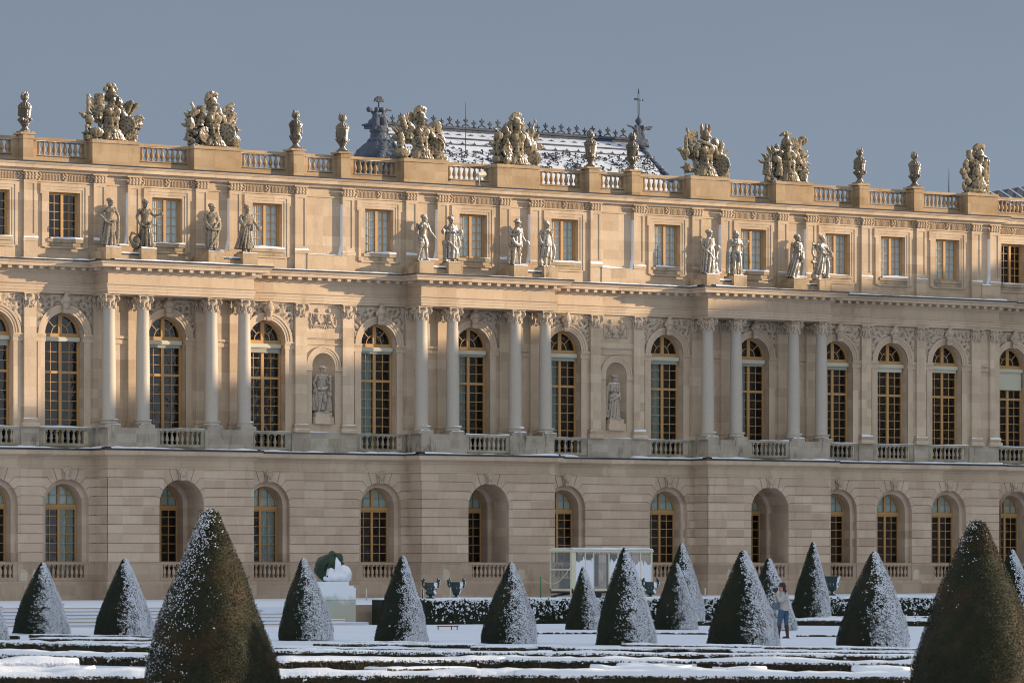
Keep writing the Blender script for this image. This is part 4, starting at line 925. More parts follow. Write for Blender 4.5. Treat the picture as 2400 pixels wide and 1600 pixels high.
def n1(m):
    figure(m, .0, 0, (.08, .9), ((-.38, .0, 1.56), (-.06, -.22, 1.70)), ((.32, .0, 1.50), (.28, -.16, 1.20)), hair='wreath')
    skirt(m, -.04, 1.92, -.06, 1.5, .27, .30, 9, .1, 2, 2); skirt(m, .0, 1.34, -.04, .08, .28, .36, 12, .13, 4, 6); sash(m, bez((-.36, .05, 1.8), (-.50, .05, .9), (-.46, .0, .1)), .12); sash(m, bez((.28, -.15, 1.3), (0, -.38, 1.15), (-.3, -.1, 1.0)), .08)
for c_, bb, lb in ((NI[0], n0, 'draped stone statue with a torch and globe in the left arched niche'), (NI[1], n1, 'long-robed stone statue with one hand at the throat in the right arched niche')):
    mb = MB(); bb(mb); o = remesh(mb, .024, 'niche_statue', M['niche_statue'], None, .016, 11, 0, label=lb, cat='statue'); o.location = (c_-.08, .22, 10.12); o.rotation_euler = (0, 0, radians(-6)); o.scale = (.98,)*3
    mb = MB(); mb.box(c_-.58, c_+.50, -.08, .6, 9.545, 9.90); mb.box(c_-.50, c_+.42, -.02, .55, 9.90, 10.13); mb.build('niche_pedestal', M['wall'], pal)
# ---------------------------------------------------------------- roof trophies
def disc(mb, c, r, rot, th=.05, rim=True):
    mb.ell(c, (r, th, r), rot, 20, 8); R = Euler(rot).to_matrix()
    if rim: mb.tube([Vector(c)+R@Vector((r*cos(a), 0, r*sin(a))) for a in [2*pi*i/24 for i in range(25)]], .055, 6)
def flag(mb, p0, p1, w_, nf=4, d=(.25, 0, -1.0)):
    """hanging banner: folds falling from a slanted pole p0-p1"""
    p0, p1 = Vector(p0), Vector(p1); mb.tube([p0, p1+(p1-p0)*.12], .045, 6); mb.ell(p1+(p1-p0)*.14, (.08, .06, .11))
    for i in range(nf*2):
        t = (i+.5)/(nf*2); q = p0.lerp(p1, .25+.7*t); e = q+Vector(d)*w_*(.6+.4*t)+Vector((.05*sin(i*2), .05*cos(i*3), 0))
        mb.tube(bez(q, (q+e)/2+Vector((.06*sin(i), -.06, 0)), e, 6), [.06, .075, .085, .09, .09, .085, .06], 6)
def horn(mb, p0, p1, r=.2):
    p0, p1 = Vector(p0), Vector(p1); mb.tube([p0, p0.lerp(p1, .6), p0.lerp(p1, .85), p1], [.05, .07, r*.6, r], 10)
def torso(mb, x=0, lean=0, sz=1.0):
    P = lambda a, b, c: (x+a*sz+lean*c, b*sz, c*sz)
    mb.tube([P(0, 0, .45), P(0, 0, .8), P(0, 0, 1.15)], [.42*sz, .36*sz, .42*sz], 14); mb.ell(P(0, -.03, 1.38), (.47*sz, .30*sz, .36*sz))
    for sx in (-1, 1):
        mb.ell(P(sx*.20, -.25, 1.42), (.22*sz, .13*sz, .18*sz)); mb.ell(P(sx*.50, 0, 1.52), (.21*sz, .21*sz, .20*sz)); mb.tube([P(sx*.52, 0, 1.5), P(sx*.66, -.06, 1.18)], [.20*sz, .17*sz], 10)
        for k in range(5): a = pi*k/4; mb.tube([P(sx*.64+.14*cos(a), -.05-.12*sin(a), 1.22), P(sx*.70+.16*cos(a), -.06-.15*sin(a), 1.0)], .055*sz, 5)
        for k in range(3): mb.ell(P(sx*.12, -.33, .70+.17*k), (.12*sz, .09*sz, .085*sz))
    for k in range(13):
        a = pi+pi*k/12; mb.tube([P(.38*cos(a), .26*sin(a), .55), P(.52*cos(a), .34*sin(a), .30), P(.66*cos(a), .42*sin(a), .04)], [.085*sz, .10*sz, .08*sz], 7)
    mb.tube([P(0, 0, 1.6), P(.0, -.02, 1.95)], [.20*sz, .14*sz], 12); mb.tube([P(-.4, .05, .56), P(0, -.42, .44), P(.4, .05, .56)], .07*sz, 7)
    for k in range(7): a = pi*k/6; mb.ell(P(.24*cos(a), -.18*sin(a), 1.66), (.10, .08, .07))
def helm(mb, x, z, kind, s=1.0):
    c = Vector((x, 0, z)); mb.ell(c, (.25*s, .27*s, .30*s)); mb.ell(c+Vector((.04, -.12, -.22))*s, (.14*s, .14*s, .20*s))
    mb.ell(c+Vector((.08, -.2, -.06))*s, (.22*s, .12*s, .05*s), (0, .1, .2))
    mb.tube([c+Vector((-.17, .06, -.05))*s, c+Vector((-.22, .06, -.36))*s], [.10*s, .06*s], 7)
    if kind == 'plume':      # high feathered crest curling forward
        mb.tube(bez(c+Vector((-.28, .05, -.05)), c+Vector((-.30, .0, .62)), c+Vector((.30, -.05, .42)), 10), [.10, .13, .15, .16, .17, .17, .16, .15, .13, .11, .08], 8)
        for k in range(8): mb.ell(c+Vector((-.25+.07*k, -.05+.05*sin(k*3), .30+.12*sin(k*.45)+.05*sin(k*2.3))), (.09, .10, .09), n=8, m=6)
    elif kind == 'comb': 
        mb.tube(bez(c+Vector((-.34, .05, -.7)), c+Vector((-.44, .0, .62)), c+Vector((.26, -.05, .36)), 12), [.10, .13, .15, .16, .16, .16, .15, .15, .15, .14, .14, .13, .11], 8)
    elif kind == 'wings':
        for sx, a in ((-1, -.25), (1, .3)): mb.tube(bez(c+Vector((sx*.16, 0, .0)), c+Vector((sx*.24, 0, .3)), c+Vector((sx*.26, 0, .58))), [.10, .11, .12, .12, .11, .10, .09, .07, .04], 7)
        mb.tube([c+Vector((.02, 0, .2)), c+Vector((.04, -.02, .62))], [.08, .06], 7)
    elif kind == 'birds':
        for p in ((-.12, .42), (.12, .42), (-.28, .22), (.24, .18)): mb.ell(c+Vector((p[0], 0, p[1])), (.13, .11, .13)); 
        mb.tube([c+Vector((.12, 0, .42)), c+Vector((.34, 0, .30))], [.06, .03], 6); mb.tube([c+Vector((0, 0, .2)), c+Vector((0, 0, .4))], [.15, .12], 8)
    elif kind == 'dragon':
        mb.tube(bez(c+Vector((-.46, 0, .34)), c+Vector((-.1, 0, .62)), c+Vector((.34, 0, .50)), 8), [.04, .07, .09, .11, .12, .11, .10, .08, .05], 7); mb.tube([c+Vector((0, 0, .2)), c+Vector((.05, 0, .48))], [.14, .09], 7)
        mb.tube(bez(c+Vector((.0, 0, -.22)), c+Vector((.5, -.1, .05)), c+Vector((.32, -.05, .22))), .07, 7)
def clutter(mb, side, seed):
    """oak leaves, quivers, scrolls and small arms heaped at one side"""
    rnd = random.Random(seed)
    for k in range(13):
        x = side*(.72+.55*rnd.random()); z = .12+.95*rnd.random()*(1-.35*abs(abs(x)-.7)); mb.ell((x, -.05+.2*rnd.random(), z), (.10+.10*rnd.random(), .12, .10+.12*rnd.random()), (rnd.random(), rnd.random(), rnd.random()), 8, 6)
    for k in range(4):
        x = side*(.6+.4*rnd.random()); mb.tube([(x*.7, .1, .3), (x*1.5, .05, .4+1.1*rnd.random())], [.10, .06], 7)
def fan(m, x0, z0, a0, a1, n, L, seed, w=.10):
    """feathers, spear heads and blades splaying out behind the armour"""
    rnd = random.Random(seed)
    for k in range(n):
        a = radians(a0+(a1-a0)*(k+.5)/n+rnd.uniform(-4, 4)); l = L*rnd.uniform(.78, 1.12); b = Vector((cos(a), 0, sin(a))); p = Vector((x0, .12, z0)); s_ = Vector((-b.z, 0, b.x))*rnd.uniform(-.10, .10)
        m.tube([p+b*.1, p+b*l*.55+s_*.5, p+b*l*.82+s_, p+b*l+s_*2.2], [w*.5, w*rnd.uniform(.7, 1.1), w*rnd.uniform(.6, 1.2), .012], 4)
        if rnd.random() < .5: q = p+b*l*.7+s_; m.tube([q, q+Vector((b.x-.6*b.z, -.05, b.z+.6*b.x))*.2], [w*.5, .01], 4)
def T0(m):
    torso(m); helm(m, .0, 2.25, 'birds'); m.tube([(-1.12, .1, .3), (-1.14, .1, 2.0), (-1.16, .1, 2.2)], [.10, .09, .10], 8); flag(m, (-1.1, .1, 2.15), (-.35, .1, 1.55), .9, 3, (-.1, 0, -1.2)); m.tube([(-.55, .1, 1.5), (-.55, .1, 2.25)], [.22, .26], 9)
    m.ell((.42, .1, 1.85), (.24, .18, .30)); m.tube([(.42, 0, 1.9), (.40, 0, 2.15)], [.10, .05], 6); disc(m, (.68, -.25, .78), .42, (0, 0, -.7), .06)
    for k, (a, l) in enumerate(((1.15, 1.25), (.9, 1.3), (.30, 1.15), (.02, 1.05), (-.15, .95))): m.tube([(.6, 0, .85), (.6+l*cos(a)*.55, 0, .85+l*sin(a)*.55), (.6+l*cos(a), 0, .85+l*sin(a))], [.08, .12, .14], 4)
    m.ell((-.80, -.1, .36), (.38, .28, .26)); m.tube([(-1.2, 0, .25), (-1.3, 0, .55), (-1.26, 0, .72)], [.09, .06, .12], 8); m.obox((-1.15, 0, .12), (.22, .2, .12)); m.ell((-1.12, 0, .95), (.22, .2, .24)); clutter(m, 1, 3); m.obox((1.0, 0, .2), (.3, .2, .2), (0, .2, 0))
def T1(m):
    torso(m); helm(m, .0, 2.2, 'plume', 1.02); flag(m, (-.7, .1, .4), (-1.0, .1, 1.9), .7, 3, (-.35, 0, -.9)); m.ell((-.95, .05, 1.65), (.34, .2, .16), (0, -.5, 0)); m.tube([(-.55, .1, 1.4), (-.52, .1, 2.05)], [.15, .24], 9)
    disc(m, (-.52, -.3, .58), .36, (0, 0, .35), .07); disc(m, (.62, -.25, .75), .44, (.1, .2, -.6), .08); m.tube([(.5, .1, 1.0), (1.05, .1, 2.05)], [.10, .22], 8); m.tube([(.62, 0, .9), (1.15, -.02, 1.8)], [.16, .20], 10); m.obox((.92, .1, 2.05), (.34, .10, .10), (0, -.6, 0))
    horn(m, (.7, -.1, .85), (1.28, -.1, .98), .20); disc(m, (1.08, -.1, .34), .34, (0, 0, -.3), .22); m.ell((-1.18, 0, 1.10), (.20, .2, .34)); clutter(m, -1, 5); m.tube([(.4, .1, 1.7), (.52, .1, 2.0)], [.2, .08], 7)
def T2(m):
    torso(m); helm(m, .02, 2.15, 'plume', 1.05); m.tube([(-.5, .1, .9), (-1.05, .05, 2.05)], [.16, .16], 10); m.tube([(-1.02, .05, 2.0), (-1.10, .05, 2.15)], [.20, .19], 12); flag(m, (-.75, .0, 1.9), (-.35, .0, 1.7), 1.05, 3, (.05, -.1, -1.3)); m.obox((-.52, .15, 1.95), (.20, .1, .35), (0, .15, 0))
    for k in range(4): m.tube([(-.70+.13*k, .1, 2.0), (-.78+.15*k, .1, 2.42-.06*abs(k-2))], [.07, .05], 6)
    m.ell((-1.12, 0, .95), (.22, .2, .40)); m.ell((-1.0, 0, .32), (.42, .3, .28)); m.tube([(-1.4, 0, .25), (-1.0, 0, .4)], [.16, .2], 8); disc(m, (.78, -.25, .72), .40, (0, 0, -.25), .06); m.tube(bez((.5, .1, 1.2), (.9, .1, 1.8), (1.0, .1, 1.95)), .17, 8); m.ell((1.0, .05, 1.75), (.25, .18, .32)); m.ell((1.25, 0, 1.05), (.20, .2, .20)); m.tube([(.5, 0, 1.3), (.95, 0, 1.2), (1.2, 0, 1.1)], .13, 8); m.obox((1.15, 0, .16), (.34, .2, .14), (0, .15, 0))
def T3(m):
    torso(m); helm(m, .0, 2.15, 'comb', 1.05); flag(m, (.4, .1, .7), (1.08, .1, 2.1), .75, 4, (-.25, 0, -.95)); m.ell((.92, .1, .95), (.36, .25, .45)); disc(m, (-.66, -.3, .72), .30, (0, .1, .2), .08); m.ell((-.66, -.3, .72), (.22, .1, .50)); disc(m, (-.70, -.3, .22), .18, (0, 0, 0), .1)
    m.ell((.38, .1, 2.0), (.22, .18, .30)); m.tube([(.40, .1, 2.2), (.50, .1, 2.42)], [.08, .03], 6)
    for k in range(6): m.tube([(-.9, .05, .5), (-1.15+.12*k, .05, 1.55+.12*sin(k*2))], [.12, .09], 6)
    m.ell((-1.0, .05, 1.45), (.26, .2, .22)); m.ell((-.62, .05, 1.75), (.2, .2, .24)); disc(m, (1.05, -.1, .42), .30, (0, 0, -.4), .16); m.ell((-1.05, 0, .25), (.34, .25, .22)); clutter(m, -1, 9); m.ell((-1.1, 0, .85), (.14, .12, .30))
def T4(m):
    torso(m); helm(m, .0, 2.15, 'wings', 1.0); flag(m, (-.6, .05, .25), (-1.05, .05, 2.15), .6, 4, (.45, 0, -.95)); m.obox((-.70, .12, 2.05), (.28, .10, .30), (0, -.08, 0)); m.tube([(-1.15, .1, .9), (-1.15, .1, 2.1)], [.13, .09], 8); m.ell((-1.18, .1, 1.15), (.24, .2, .34)); m.ell((-1.1, 0, .45), (.22, .2, .22)); m.tube([(-1.3, 0, .75), (-1.0, 0, .5)], [.04, .1], 6)
    m.tube(bez((-.5, -.15, 1.85), (.1, -.42, 1.7), (.35, -.2, 1.5)), .10, 7); m.ell((.62, .05, 1.80), (.22, .2, .28)); m.ell((.98, .05, 1.70), (.20, .18, .24)); m.tube([(.9, .05, 1.3), (1.02, .05, 1.85)], [.12, .17], 8); disc(m, (.80, -.25, .66), .50, (0, 0, -1.0), .07); disc(m, (1.12, -.05, .50), .24, (0, 0, -.2), .16); m.obox((1.15, 0, .15), (.25, .2, .15)); clutter(m, 1, 12)
def T5(m):
    torso(m, .05); helm(m, -.05, 2.1, 'dragon', 1.12); m.tube(bez((.3, .05, 1.5), (.75, .05, 1.9), (.92, .05, 2.35), 8), [.22, .22, .2, .18, .16, .15, .14, .14, .15], 8); disc(m, (1.0, .0, 2.30), .22, (0, 0, -.4), .05); disc(m, (.42, -.05, 2.20), .20, (0, 0, -.2), .08)
    for k in range(6): m.tube([(.95, 0, .95), (1.0+.05*k, 0, 1.55-.10*k)], .04, 5)
    m.ell((.95, .0, 1.6), (.24, .16, .20)); disc(m, (1.0, -.1, .48), .24, (.5, 0, 0), .08); m.tube([(1.0, -.1, .1), (1.0, -.1, .5)], [.18, .26], 10); m.tube([(-1.2, .1, .35), (-1.12, .1, 1.3)], [.28, .22], 9); m.ell((-.62, .05, 1.90), (.14, .14, .16)); m.ell((-.82, .05, 1.68), (.14, .14, .14)); m.tube([(-.7, .05, 1.3), (-.65, .05, 1.9)], [.13, .11], 7); m.tube([(-.66, -.2, .3), (-.60, -.2, .9), (-.62, -.2, 1.1)], [.22, .16, .12], 8); m.ell((-.75, -.1, 1.2), (.22, .2, .2)); clutter(m, -1, 15); clutter(m, 1, 16)
def T6(m):
    m.tube([(.05, 0, .1), (.08, 0, .8), (.12, 0, 1.4)], [.42, .36, .30], 12); m.ell((.10, -.15, 1.15), (.36, .24, .30)); m.ell((-.02, -.32, 1.05), (.20, .13, .20)); m.ell((.30, -.30, 1.08), (.17, .13, .19)); helm(m, .22, 2.0, 'plume', 1.0); m.ell((.40, -.1, 1.90), (.34, .2, .05), (0, .15, 0)); m.ell((0, .02, 1.55), (.40, .24, .22))
    m.tube(bez((-.35, .05, 2.2), (-.4, 0, 1.7), (-.1, 0, 1.4)), .16, 8)
    for p, r in (((-.62, 1.45), .17), ((-.78, 1.1), .18), ((-.66, .85), .17), ((-.55, 1.62), .12), ((-.50, 1.15), .16), ((-.45, .60), .2)): m.ell((p[0], -.05, p[1]), (r, r*.8, r))
    m.tube(bez((-.2, 0, .25), (-.75, 0, .05), (-.68, 0, .58), 8), [.24, .22, .2, .17, .14, .12, .1, .09, .08], 8); m.tube([(.55, 0, .05), (.55, 0, 1.0), (.58, 0, 1.8)], [.26, .18, .12], 8)
    for k in range(6): m.tube([(.45+.05*k, -.08, .1+.2*k), (.62+.03*k, -.05, .6+.22*k)], [.08, .05], 6)
    m.tube([(.58, 0, .7), (.80, 0, .95)], [.12, .08], 6); m.tube([(.5, 0, 1.5), (.80, 0, 1.78)], [.10, .06], 6); m.ell((.1, -.2, .45), (.42, .25, .30)); m.ell((.0, -.1, .15), (.62, .3, .16))
TL = [(-22.96, T0, 'leftmost trophy of arms, with a tall flag staff and birds on its helmet'), (-17.36, T1, 'trophy of arms with a curled mossy plume, round drum and slanting cannon barrel'), (-5.29, T2, 'trophy of arms with a round tambourine at the left of the snowy chapel roof'),
      (.52, T3, 'trophy of arms with a high crested Greek helmet and a gathered banner on its right'), (12.50, T4, 'trophy of arms with a winged helmet and a draped flag over the left shoulder'), (17.88, T5, 'snow-filled trophy of arms with a dragon on its helmet and a raised horn'), (30.85, T6, 'tall narrow trophy of arms with a peaked helmet by the lead roof on the right')]
HT = [2.85, 2.80, 2.80, 2.80, 2.88, 2.75, 2.85]
for (x, f_, lb), H_ in zip(TL, HT):
    mb = MB(); sd_ = int(x*7)
    if f_ != T6:
        fan(mb, .30, .80, 8, 66, 8, 1.42, sd_, .13); fan(mb, -.30, .80, 114, 172, 8, 1.42, sd_+1, .13); fan(mb, .5, .28, 0, 26, 4, .98, sd_+2, .10); fan(mb, -.5, .28, 154, 180, 4, .98, sd_+3, .10)
    else: fan(mb, .1, .7, 40, 80, 5, .85, 4, .08); fan(mb, 0, .7, 110, 150, 6, .85, 5, .08); fan(mb, .2, .3, 5, 60, 7, .62, 6, .07)
    mb.box(-1.12 if f_ != T6 else -.6, 1.2 if f_ != T6 else .62, -.28, .35, -.02, .07); f_(mb); zt = max(v[2] for v in mb.v)
    o = remesh(mb, .034, 'trophy_sculpture', M['trophy'], None, .035, 10, 0, label=lb, cat='sculpture', group='stone trophies of arms on the roof'); o.location = (x, .42, 23.12); k_ = H_/zt; o.scale = (1.04 if f_ != T6 else 1.2, .95, k_)
# ---------------------------------------------------------------- flaming urns on the parapet
mb = MB(); mb.box(-.29, .29, -.29, .29, 0, .07)
mb.lathe(0, 0, [(.28, .07), (.24, .11), (.13, .24), (.12, .30), (.17, .33), (.17, .37), (.21, .40), (.24, .52), (.22, .60), (.25, .64), (.26, .8), (.30, 1.06), (.31, 1.14), (.345, 1.17), (.345, 1.23), (.30, 1.27), (.22, 1.38), (.12, 1.46), (.085, 1.49), (.10, 1.54), (.13, 1.60)], 20)
for k in range(14): a = 2*pi*k/14; mb.ell((.255*cos(a), .255*sin(a), .56), (.05, .05, .09), n=6, m=5); mb.tube([(.33*cos(a), .33*sin(a), 1.26), (.14*cos(a), .14*sin(a), 1.46)], .035, 5)
for k in range(22): a = k*2.1; mb.ell((.29*cos(a), .29*sin(a), .78+.3*((k*5)%22)/22), (.06, .06, .055), n=6, m=5)
for k in range(4): a = k*pi/2+.4; mb.ell((.30*cos(a), .30*sin(a), .62), (.09, .09, .08))
for k in range(9):
    a = k*2.4; r = .12; mb.tube(bez((.06*cos(a), .06*sin(a), 1.58), (.24*cos(a), .24*sin(a), 1.68+.02*(k%3)), (.10*cos(a+.5), .10*sin(a+.5), 1.88+.06*(k%3)), 6), [.05, .06, .07, .065, .05, .035, .02], 6)
ur = remesh(mb, .022, 'flaming_urn', M['vase'], None, .01, 20, 0, cat='urn', group='stone flaming urns on the roof parapet')
UL = ['stone flaming urn on the parapet at the far left of the roof', 'left urn of the pair standing between the second trophy and the chapel', 'right urn of the pair, just left of the palm-topped chapel figures', 'stone flaming urn in front of the snowy chapel roof, left of its pair', 'stone flaming urn standing directly below the chapel cross', 'stone flaming urn right of the dragon-helmet trophy, first of two', 'last stone flaming urn, left of the thin rod near the right edge']
for i, x in enumerate([-27.66, -12.66, -9.95, 5.08, 7.72, 22.72, 26.49]):
    o = ur if i == 0 else ur.copy()
    if i: COL.objects.link(o)
    o.location = (x, .32, 23.27); o['label'] = UL[i]; o.rotation_euler = (0, 0, i*1.3)
    if i == 0: o.rotation_euler = (0, 0, .3)
# ---------------------------------------------------------------- floodlight and rods
fl_ = thing('floodlight', 'small floodlight on a white arm against the middle roof balustrade', 'floodlight', (-2.28, -.45, 21.92))
mb = MB(); mb.tube([(0, 0, 0), (0, 0, .42)], .022, 6); mb.tube([(0, 0, .0), (.12, .1, .0)], .02, 6); mb.build('arm', M['blind'], fl_)
mb = MB(); mb.obox((.16, .05, .56), (.26, .10, .10), (-.5, -.15, .2)); mb.build('lamp_head', M['blind'], fl_)
for i, (x, y, z0, z1, lb) in enumerate([(48.5, 25, 24, 27.4, 'thin dark rod rising behind the parapet near the right edge'), (15.9, 30, 27, 30.1, 'thin rod rising behind the chapel crest')]):
    mb = MB(); mb.tube([(x, y, z0), (x, y, z1-1), (x, y, z1)], [.045, .035, .01] if i == 0 else [.022, .02, .008], 6); mb.build('lightning_rod', M['iron'], None, label=lb, cat='rod')
# ---------------------------------------------------------------- chapel behind
ch = thing('chapel', 'steep snow-covered chapel roof with fleur-de-lis crest rising behind the palace', 'chapel', (22, 36, 20))
def cz(mb): mb.v = [(a-22, b-36, c-20) for a, b, c in mb.v]; return mb
m, t, b, o = newmat('snowy_lead_roof')
g = N(t, 'ShaderNodeNewGeometry'); n1 = noi(t, g.outputs['Position'], .9, 5, .65); n2 = noi(t, g.outputs['Position'], 5, 4, .7)
t.links.new(mix(t, mrange(t, math_(t, 'ADD', n1, math_(t, 'MULTIPLY', n2, .5)), .50, .66), (.20, .23, .28), (.50, .55, .63)), b.inputs['Base Color']); b.inputs['Roughness'].default_value = .8; M['chapelroof'] = m
prof = [(38, 27.0), (36.0, 29.05), (35.5, 29.05), (33.9, 28.3), (33.3, 27.9), (32.2, 27.0), (30.6, 25.2), (29.6, 22.0)]
mb = MB(); xa, xb = 13.0, 31.4
L_ = [(13.4, 29.05), (12.6, 28.3), (12.1, 27.9), (11.2, 27.2), (10.0, 26.2), (8.6, 24.8), (8.0, 22)]
P2 = prof[2:]; vs = []
ex = [0, .05, .10, .2, .3, .4]
for i, (y, z_) in enumerate(P2): vr = (0, -.15, -.10, -.05, .0, .1)[i]; vs += [(xa-ex[i]*1.0, y, z_), (xb+vr, y, z_), (xa+2.6, 72-y, z_), (xb+vr, 72-y, z_)]
k = len(P2); fs = [(i*4, (i+1)*4, (i+1)*4+1, i*4+1) for i in range(k-1)]+[(i*4+2, i*4+3, (i+1)*4+3, (i+1)*4+2) for i in range(k-1)]+[(i*4, i*4+2, (i+1)*4+2, (i+1)*4) for i in range(k-1)]+[(i*4+1, (i+1)*4+1, (i+1)*4+3, i*4+3) for i in range(k-1)]+[(0, 1, 3, 2)]
mb.add(vs, fs); cz(mb).build('roof', M['chapelroof'], ch)
mb = MB(); mb.box(8.0, 33.5, 29.6, 42.4, 0, 22.0); cz(mb).build('chapel_wall', M['wall'], ch)
mb = MB(); mb.box(xa-.1, xb+.1, 35.2, 36.8, 28.90, 29.08); mb.box(xa-.2, xb+.2, 35.1, 36.9, 29.08, 29.20); mb.sweep([(0, 28.28), (.06, 28.30), (.06, 28.36), (0, 28.4)], [(xa-.4, 33.92), (xb+.3, 33.92)]); mb.sweep([(0, 27.86), (.05, 27.88), (.05, 27.94), (0, 27.96)], [(xa-.7, 33.3), (xb+.4, 33.3)])
cz(mb).build('ridge_cornice', M['darklead'], ch)
def fleur(mb, x, y, z, s=1.0):
    mb.ell((x, y, z+.30*s), (.065*s, .05*s, .17*s)); mb.box(x-.10*s, x+.10*s, y-.04, y+.04, z+.13*s, z+.17*s); mb.tube([(x, y, z), (x, y, z+.2*s)], [.06*s, .035*s], 6)
    for sx in (-1, 1): mb.tube(bez((x+sx*.03*s, y, z+.15*s), (x+sx*.14*s, y, z+.40*s), (x+sx*.18*s, y, z+.22*s), 6), [.04*s, .045*s, .045*s, .04*s, .035*s, .03*s, .035*s], 6)
mb = MB(); n = 31
for i in range(n):
    x = xa+.5+(xb-xa-1.0)*i/(n-1)
    if i % 2 == 0: mb.tube([(x-.28, 35.4, 29.2), (x-.22, 35.4, 29.34), (x, 35.4, 29.42), (x+.22, 35.4, 29.34), (x+.28, 35.4, 29.2)], .045, 6); fleur(mb, x, 35.4, 29.40, 1.0)
    else: mb.box(x-.10, x+.10, 35.36, 35.44, 29.18, 29.30); fleur(mb, x, 35.4, 29.28, .95)
mb.box(xa, xb, 35.36, 35.44, 29.18, 29.26); cz(mb).build('ridge_crest', M['darklead'], ch)
mb = MB(); rr = random.Random(4)
def onroof(x, t):   # point on the front slope, t = 0 ridge .. 1 low
    zz_ = 29.0-2.4*t
    for (y0, z0), (y1, z1) in zip(P2[:-1], P2[1:]):
        if z1 <= zz_ <= z0: return Vector((x, y0+(y1-y0)*(z0-zz_)/(z0-z1)-.03, zz_))
    return Vector((x, P2[-1][0], zz_))
for i in range(22):
    x = 13.3+.84*i; p = onroof(x, .14); 
    for k in range(5): mb.ell(p+Vector((-.16+.08*k, 0, -.03*abs(k-2))), (.06, .05, .09), (0, .5*(k-2), 0), 6, 5)
    p = onroof(x+.3, .42); fleur(mb, p.x, p.y-.02, p.z-.16, .62)
for i in range(420):
    x = 12.6+18.6*rr.random(); t = .50+.52*rr.random(); p = onroof(x, t); a = rr.random()*6
    mb.tube(bez(p, p+Vector((.20*cos(a), -.06, .15*sin(a))), p+Vector((.24*cos(a+1.2), -.02, .21*sin(a+1.2))), 5), [.032, .042, .045, .04, .035, .055], 5); mb.ell(p+Vector((.2*cos(a+1.2), 0, .18*sin(a+1.2))), (.055, .045, .055), n=6, m=5)
for i in range(8):
    x = 13.6+2.45*i; pts = [onroof(x+.42*cos(a), .80)+Vector((0, -.02, .30*sin(a))) for a in [pi+pi*j/10 for j in range(11)]]; mb.tube(pts, .035, 5)
cz(mb).build('roof_ornament', M['darklead'], ch)
mb = MB(); mb.tube([(30.3, 32.6, 26.2), (29.6, 33.3, 27.2), (28.8, 33.7, 27.9), (28.2, 33.8, 28.2)], [.14, .12, .10, .06], 7)
for i in range(34):
    t = i/33; p = Vector((xb+.15+1.35*t**1.4-1.1*t, 34.6-3.2*t, 28.9-2.6*t)); mb.ell(p+Vector((.10*sin(i*2.1), 0, 0)), (.16+.05*sin(i), .16, .15), n=7, m=5)
for i in range(40):
    t = i/39; p = Vector((xa-.25-2.3*t**1.3, 34.3-3.0*t, 28.6-2.9*t)); mb.ell(p+Vector((.10*sin(i*2.3), 0, 0)), (.20+.06*sin(i*1.7), .18, .20), n=7, m=5)
mb.tube([(xa+.6, 35.2, 28.85), (xb-.6, 35.2, 28.85)], .07, 6); remesh(cz(mb), .05, 'hip_garland', M['darklead'], ch, .03, 5)
# left end: bell-shaped lead pedestal, embracing cherubs with a palm
mb = MB(); X, Y_ = 12.25, 34.0
mb.lathe(X, Y_, [(2.0, 25.0), (1.75, 26.4), (1.50, 27.0), (1.18, 27.4), (.82, 27.72), (.62, 27.85), (.70, 27.92), (.62, 28.0), (.50, 28.1), (.46, 28.4), (.56, 28.5), (.50, 28.58), (.52, 28.66), (.44, 28.8)], 18)
for k in range(14):
    a = 2*pi*k/14; mb.tube([(X+.66*cos(a), Y_+.66*sin(a), 27.8), (X+1.2*cos(a), Y_+1.2*sin(a), 27.3), (X+1.72*cos(a), Y_+1.72*sin(a), 26.3)], [.08, .12, .14], 6)
for sx in (-1, 1):
    mb.tube([(X+sx*.30, Y_-.1, 28.7), (X+sx*.26, Y_-.1, 29.15), (X+sx*.22, Y_-.1, 29.5)], [.26, .25, .20], 9); mb.ell((X+sx*.20, Y_-.12, 29.76), (.15, .15, .17)); mb.tube([(X+sx*.22, Y_-.2, 28.75), (X+sx*.46, Y_-.3, 28.6), (X+sx*.44, Y_-.2, 28.2)], [.16, .12, .08], 7); mb.tube([(X+sx*.28, Y_-.1, 29.5), (X+sx*.02, Y_-.3, 29.35)], [.10, .08], 7)
mb.tube([(X+.3, Y_, 29.55), (X+.62, Y_, 29.82), (X+.95, Y_, 29.76)], [.10, .08, .05], 7); mb.tube([(X+.3, Y_, 29.7), (X+.36, Y_, 29.98)], [.08, .03], 6); mb.tube([(X-.3, Y_, 29.5), (X-.58, Y_, 29.72)], [.10, .08], 7); mb.ell((X-.66, Y_, 29.76), (.20, .16, .17)); mb.ell((X-.5, Y_, 28.95), (.2, .2, .26))
mb.tube([(X, Y_, 29.6), (X+.04, Y_, 30.3)], [.07, .06], 6)
for k in range(9): a = pi*(.0+k/8*1.0); mb.tube(bez((X+.04, Y_, 30.25), (X+.04+.30*cos(a), Y_, 30.35+.40*sin(a)), (X+.04+.40*cos(a), Y_, 30.22+.34*sin(a)), 6), [.05, .06, .06, .05, .05, .04, .03], 5)
remesh(cz(mb), .042, 'cherub_group', M['darklead'], ch, .03, 8)
mb = MB(); X, Y_ = 31.24, 34.2
for sx in (-1, 1):
    mb.tube([(X+sx*.28, Y_, 28.9), (X+sx*.24, Y_, 29.3), (X+sx*.2, Y_, 29.6)], [.26, .22, .17], 9); mb.ell((X+sx*.26, Y_-.1, 29.82), (.13, .13, .15)); mb.tube([(X+sx*.2, Y_-.1, 29.6), (X+sx*.55, Y_-.1, 29.80), (X+sx*.98, Y_-.1, 29.90)], [.10, .08, .05], 7); mb.tube([(X+sx*.2, Y_-.1, 29.0), (X+sx*.5, Y_-.2, 29.0), (X+sx*.55, Y_-.1, 28.6)], [.15, .12, .08], 7)
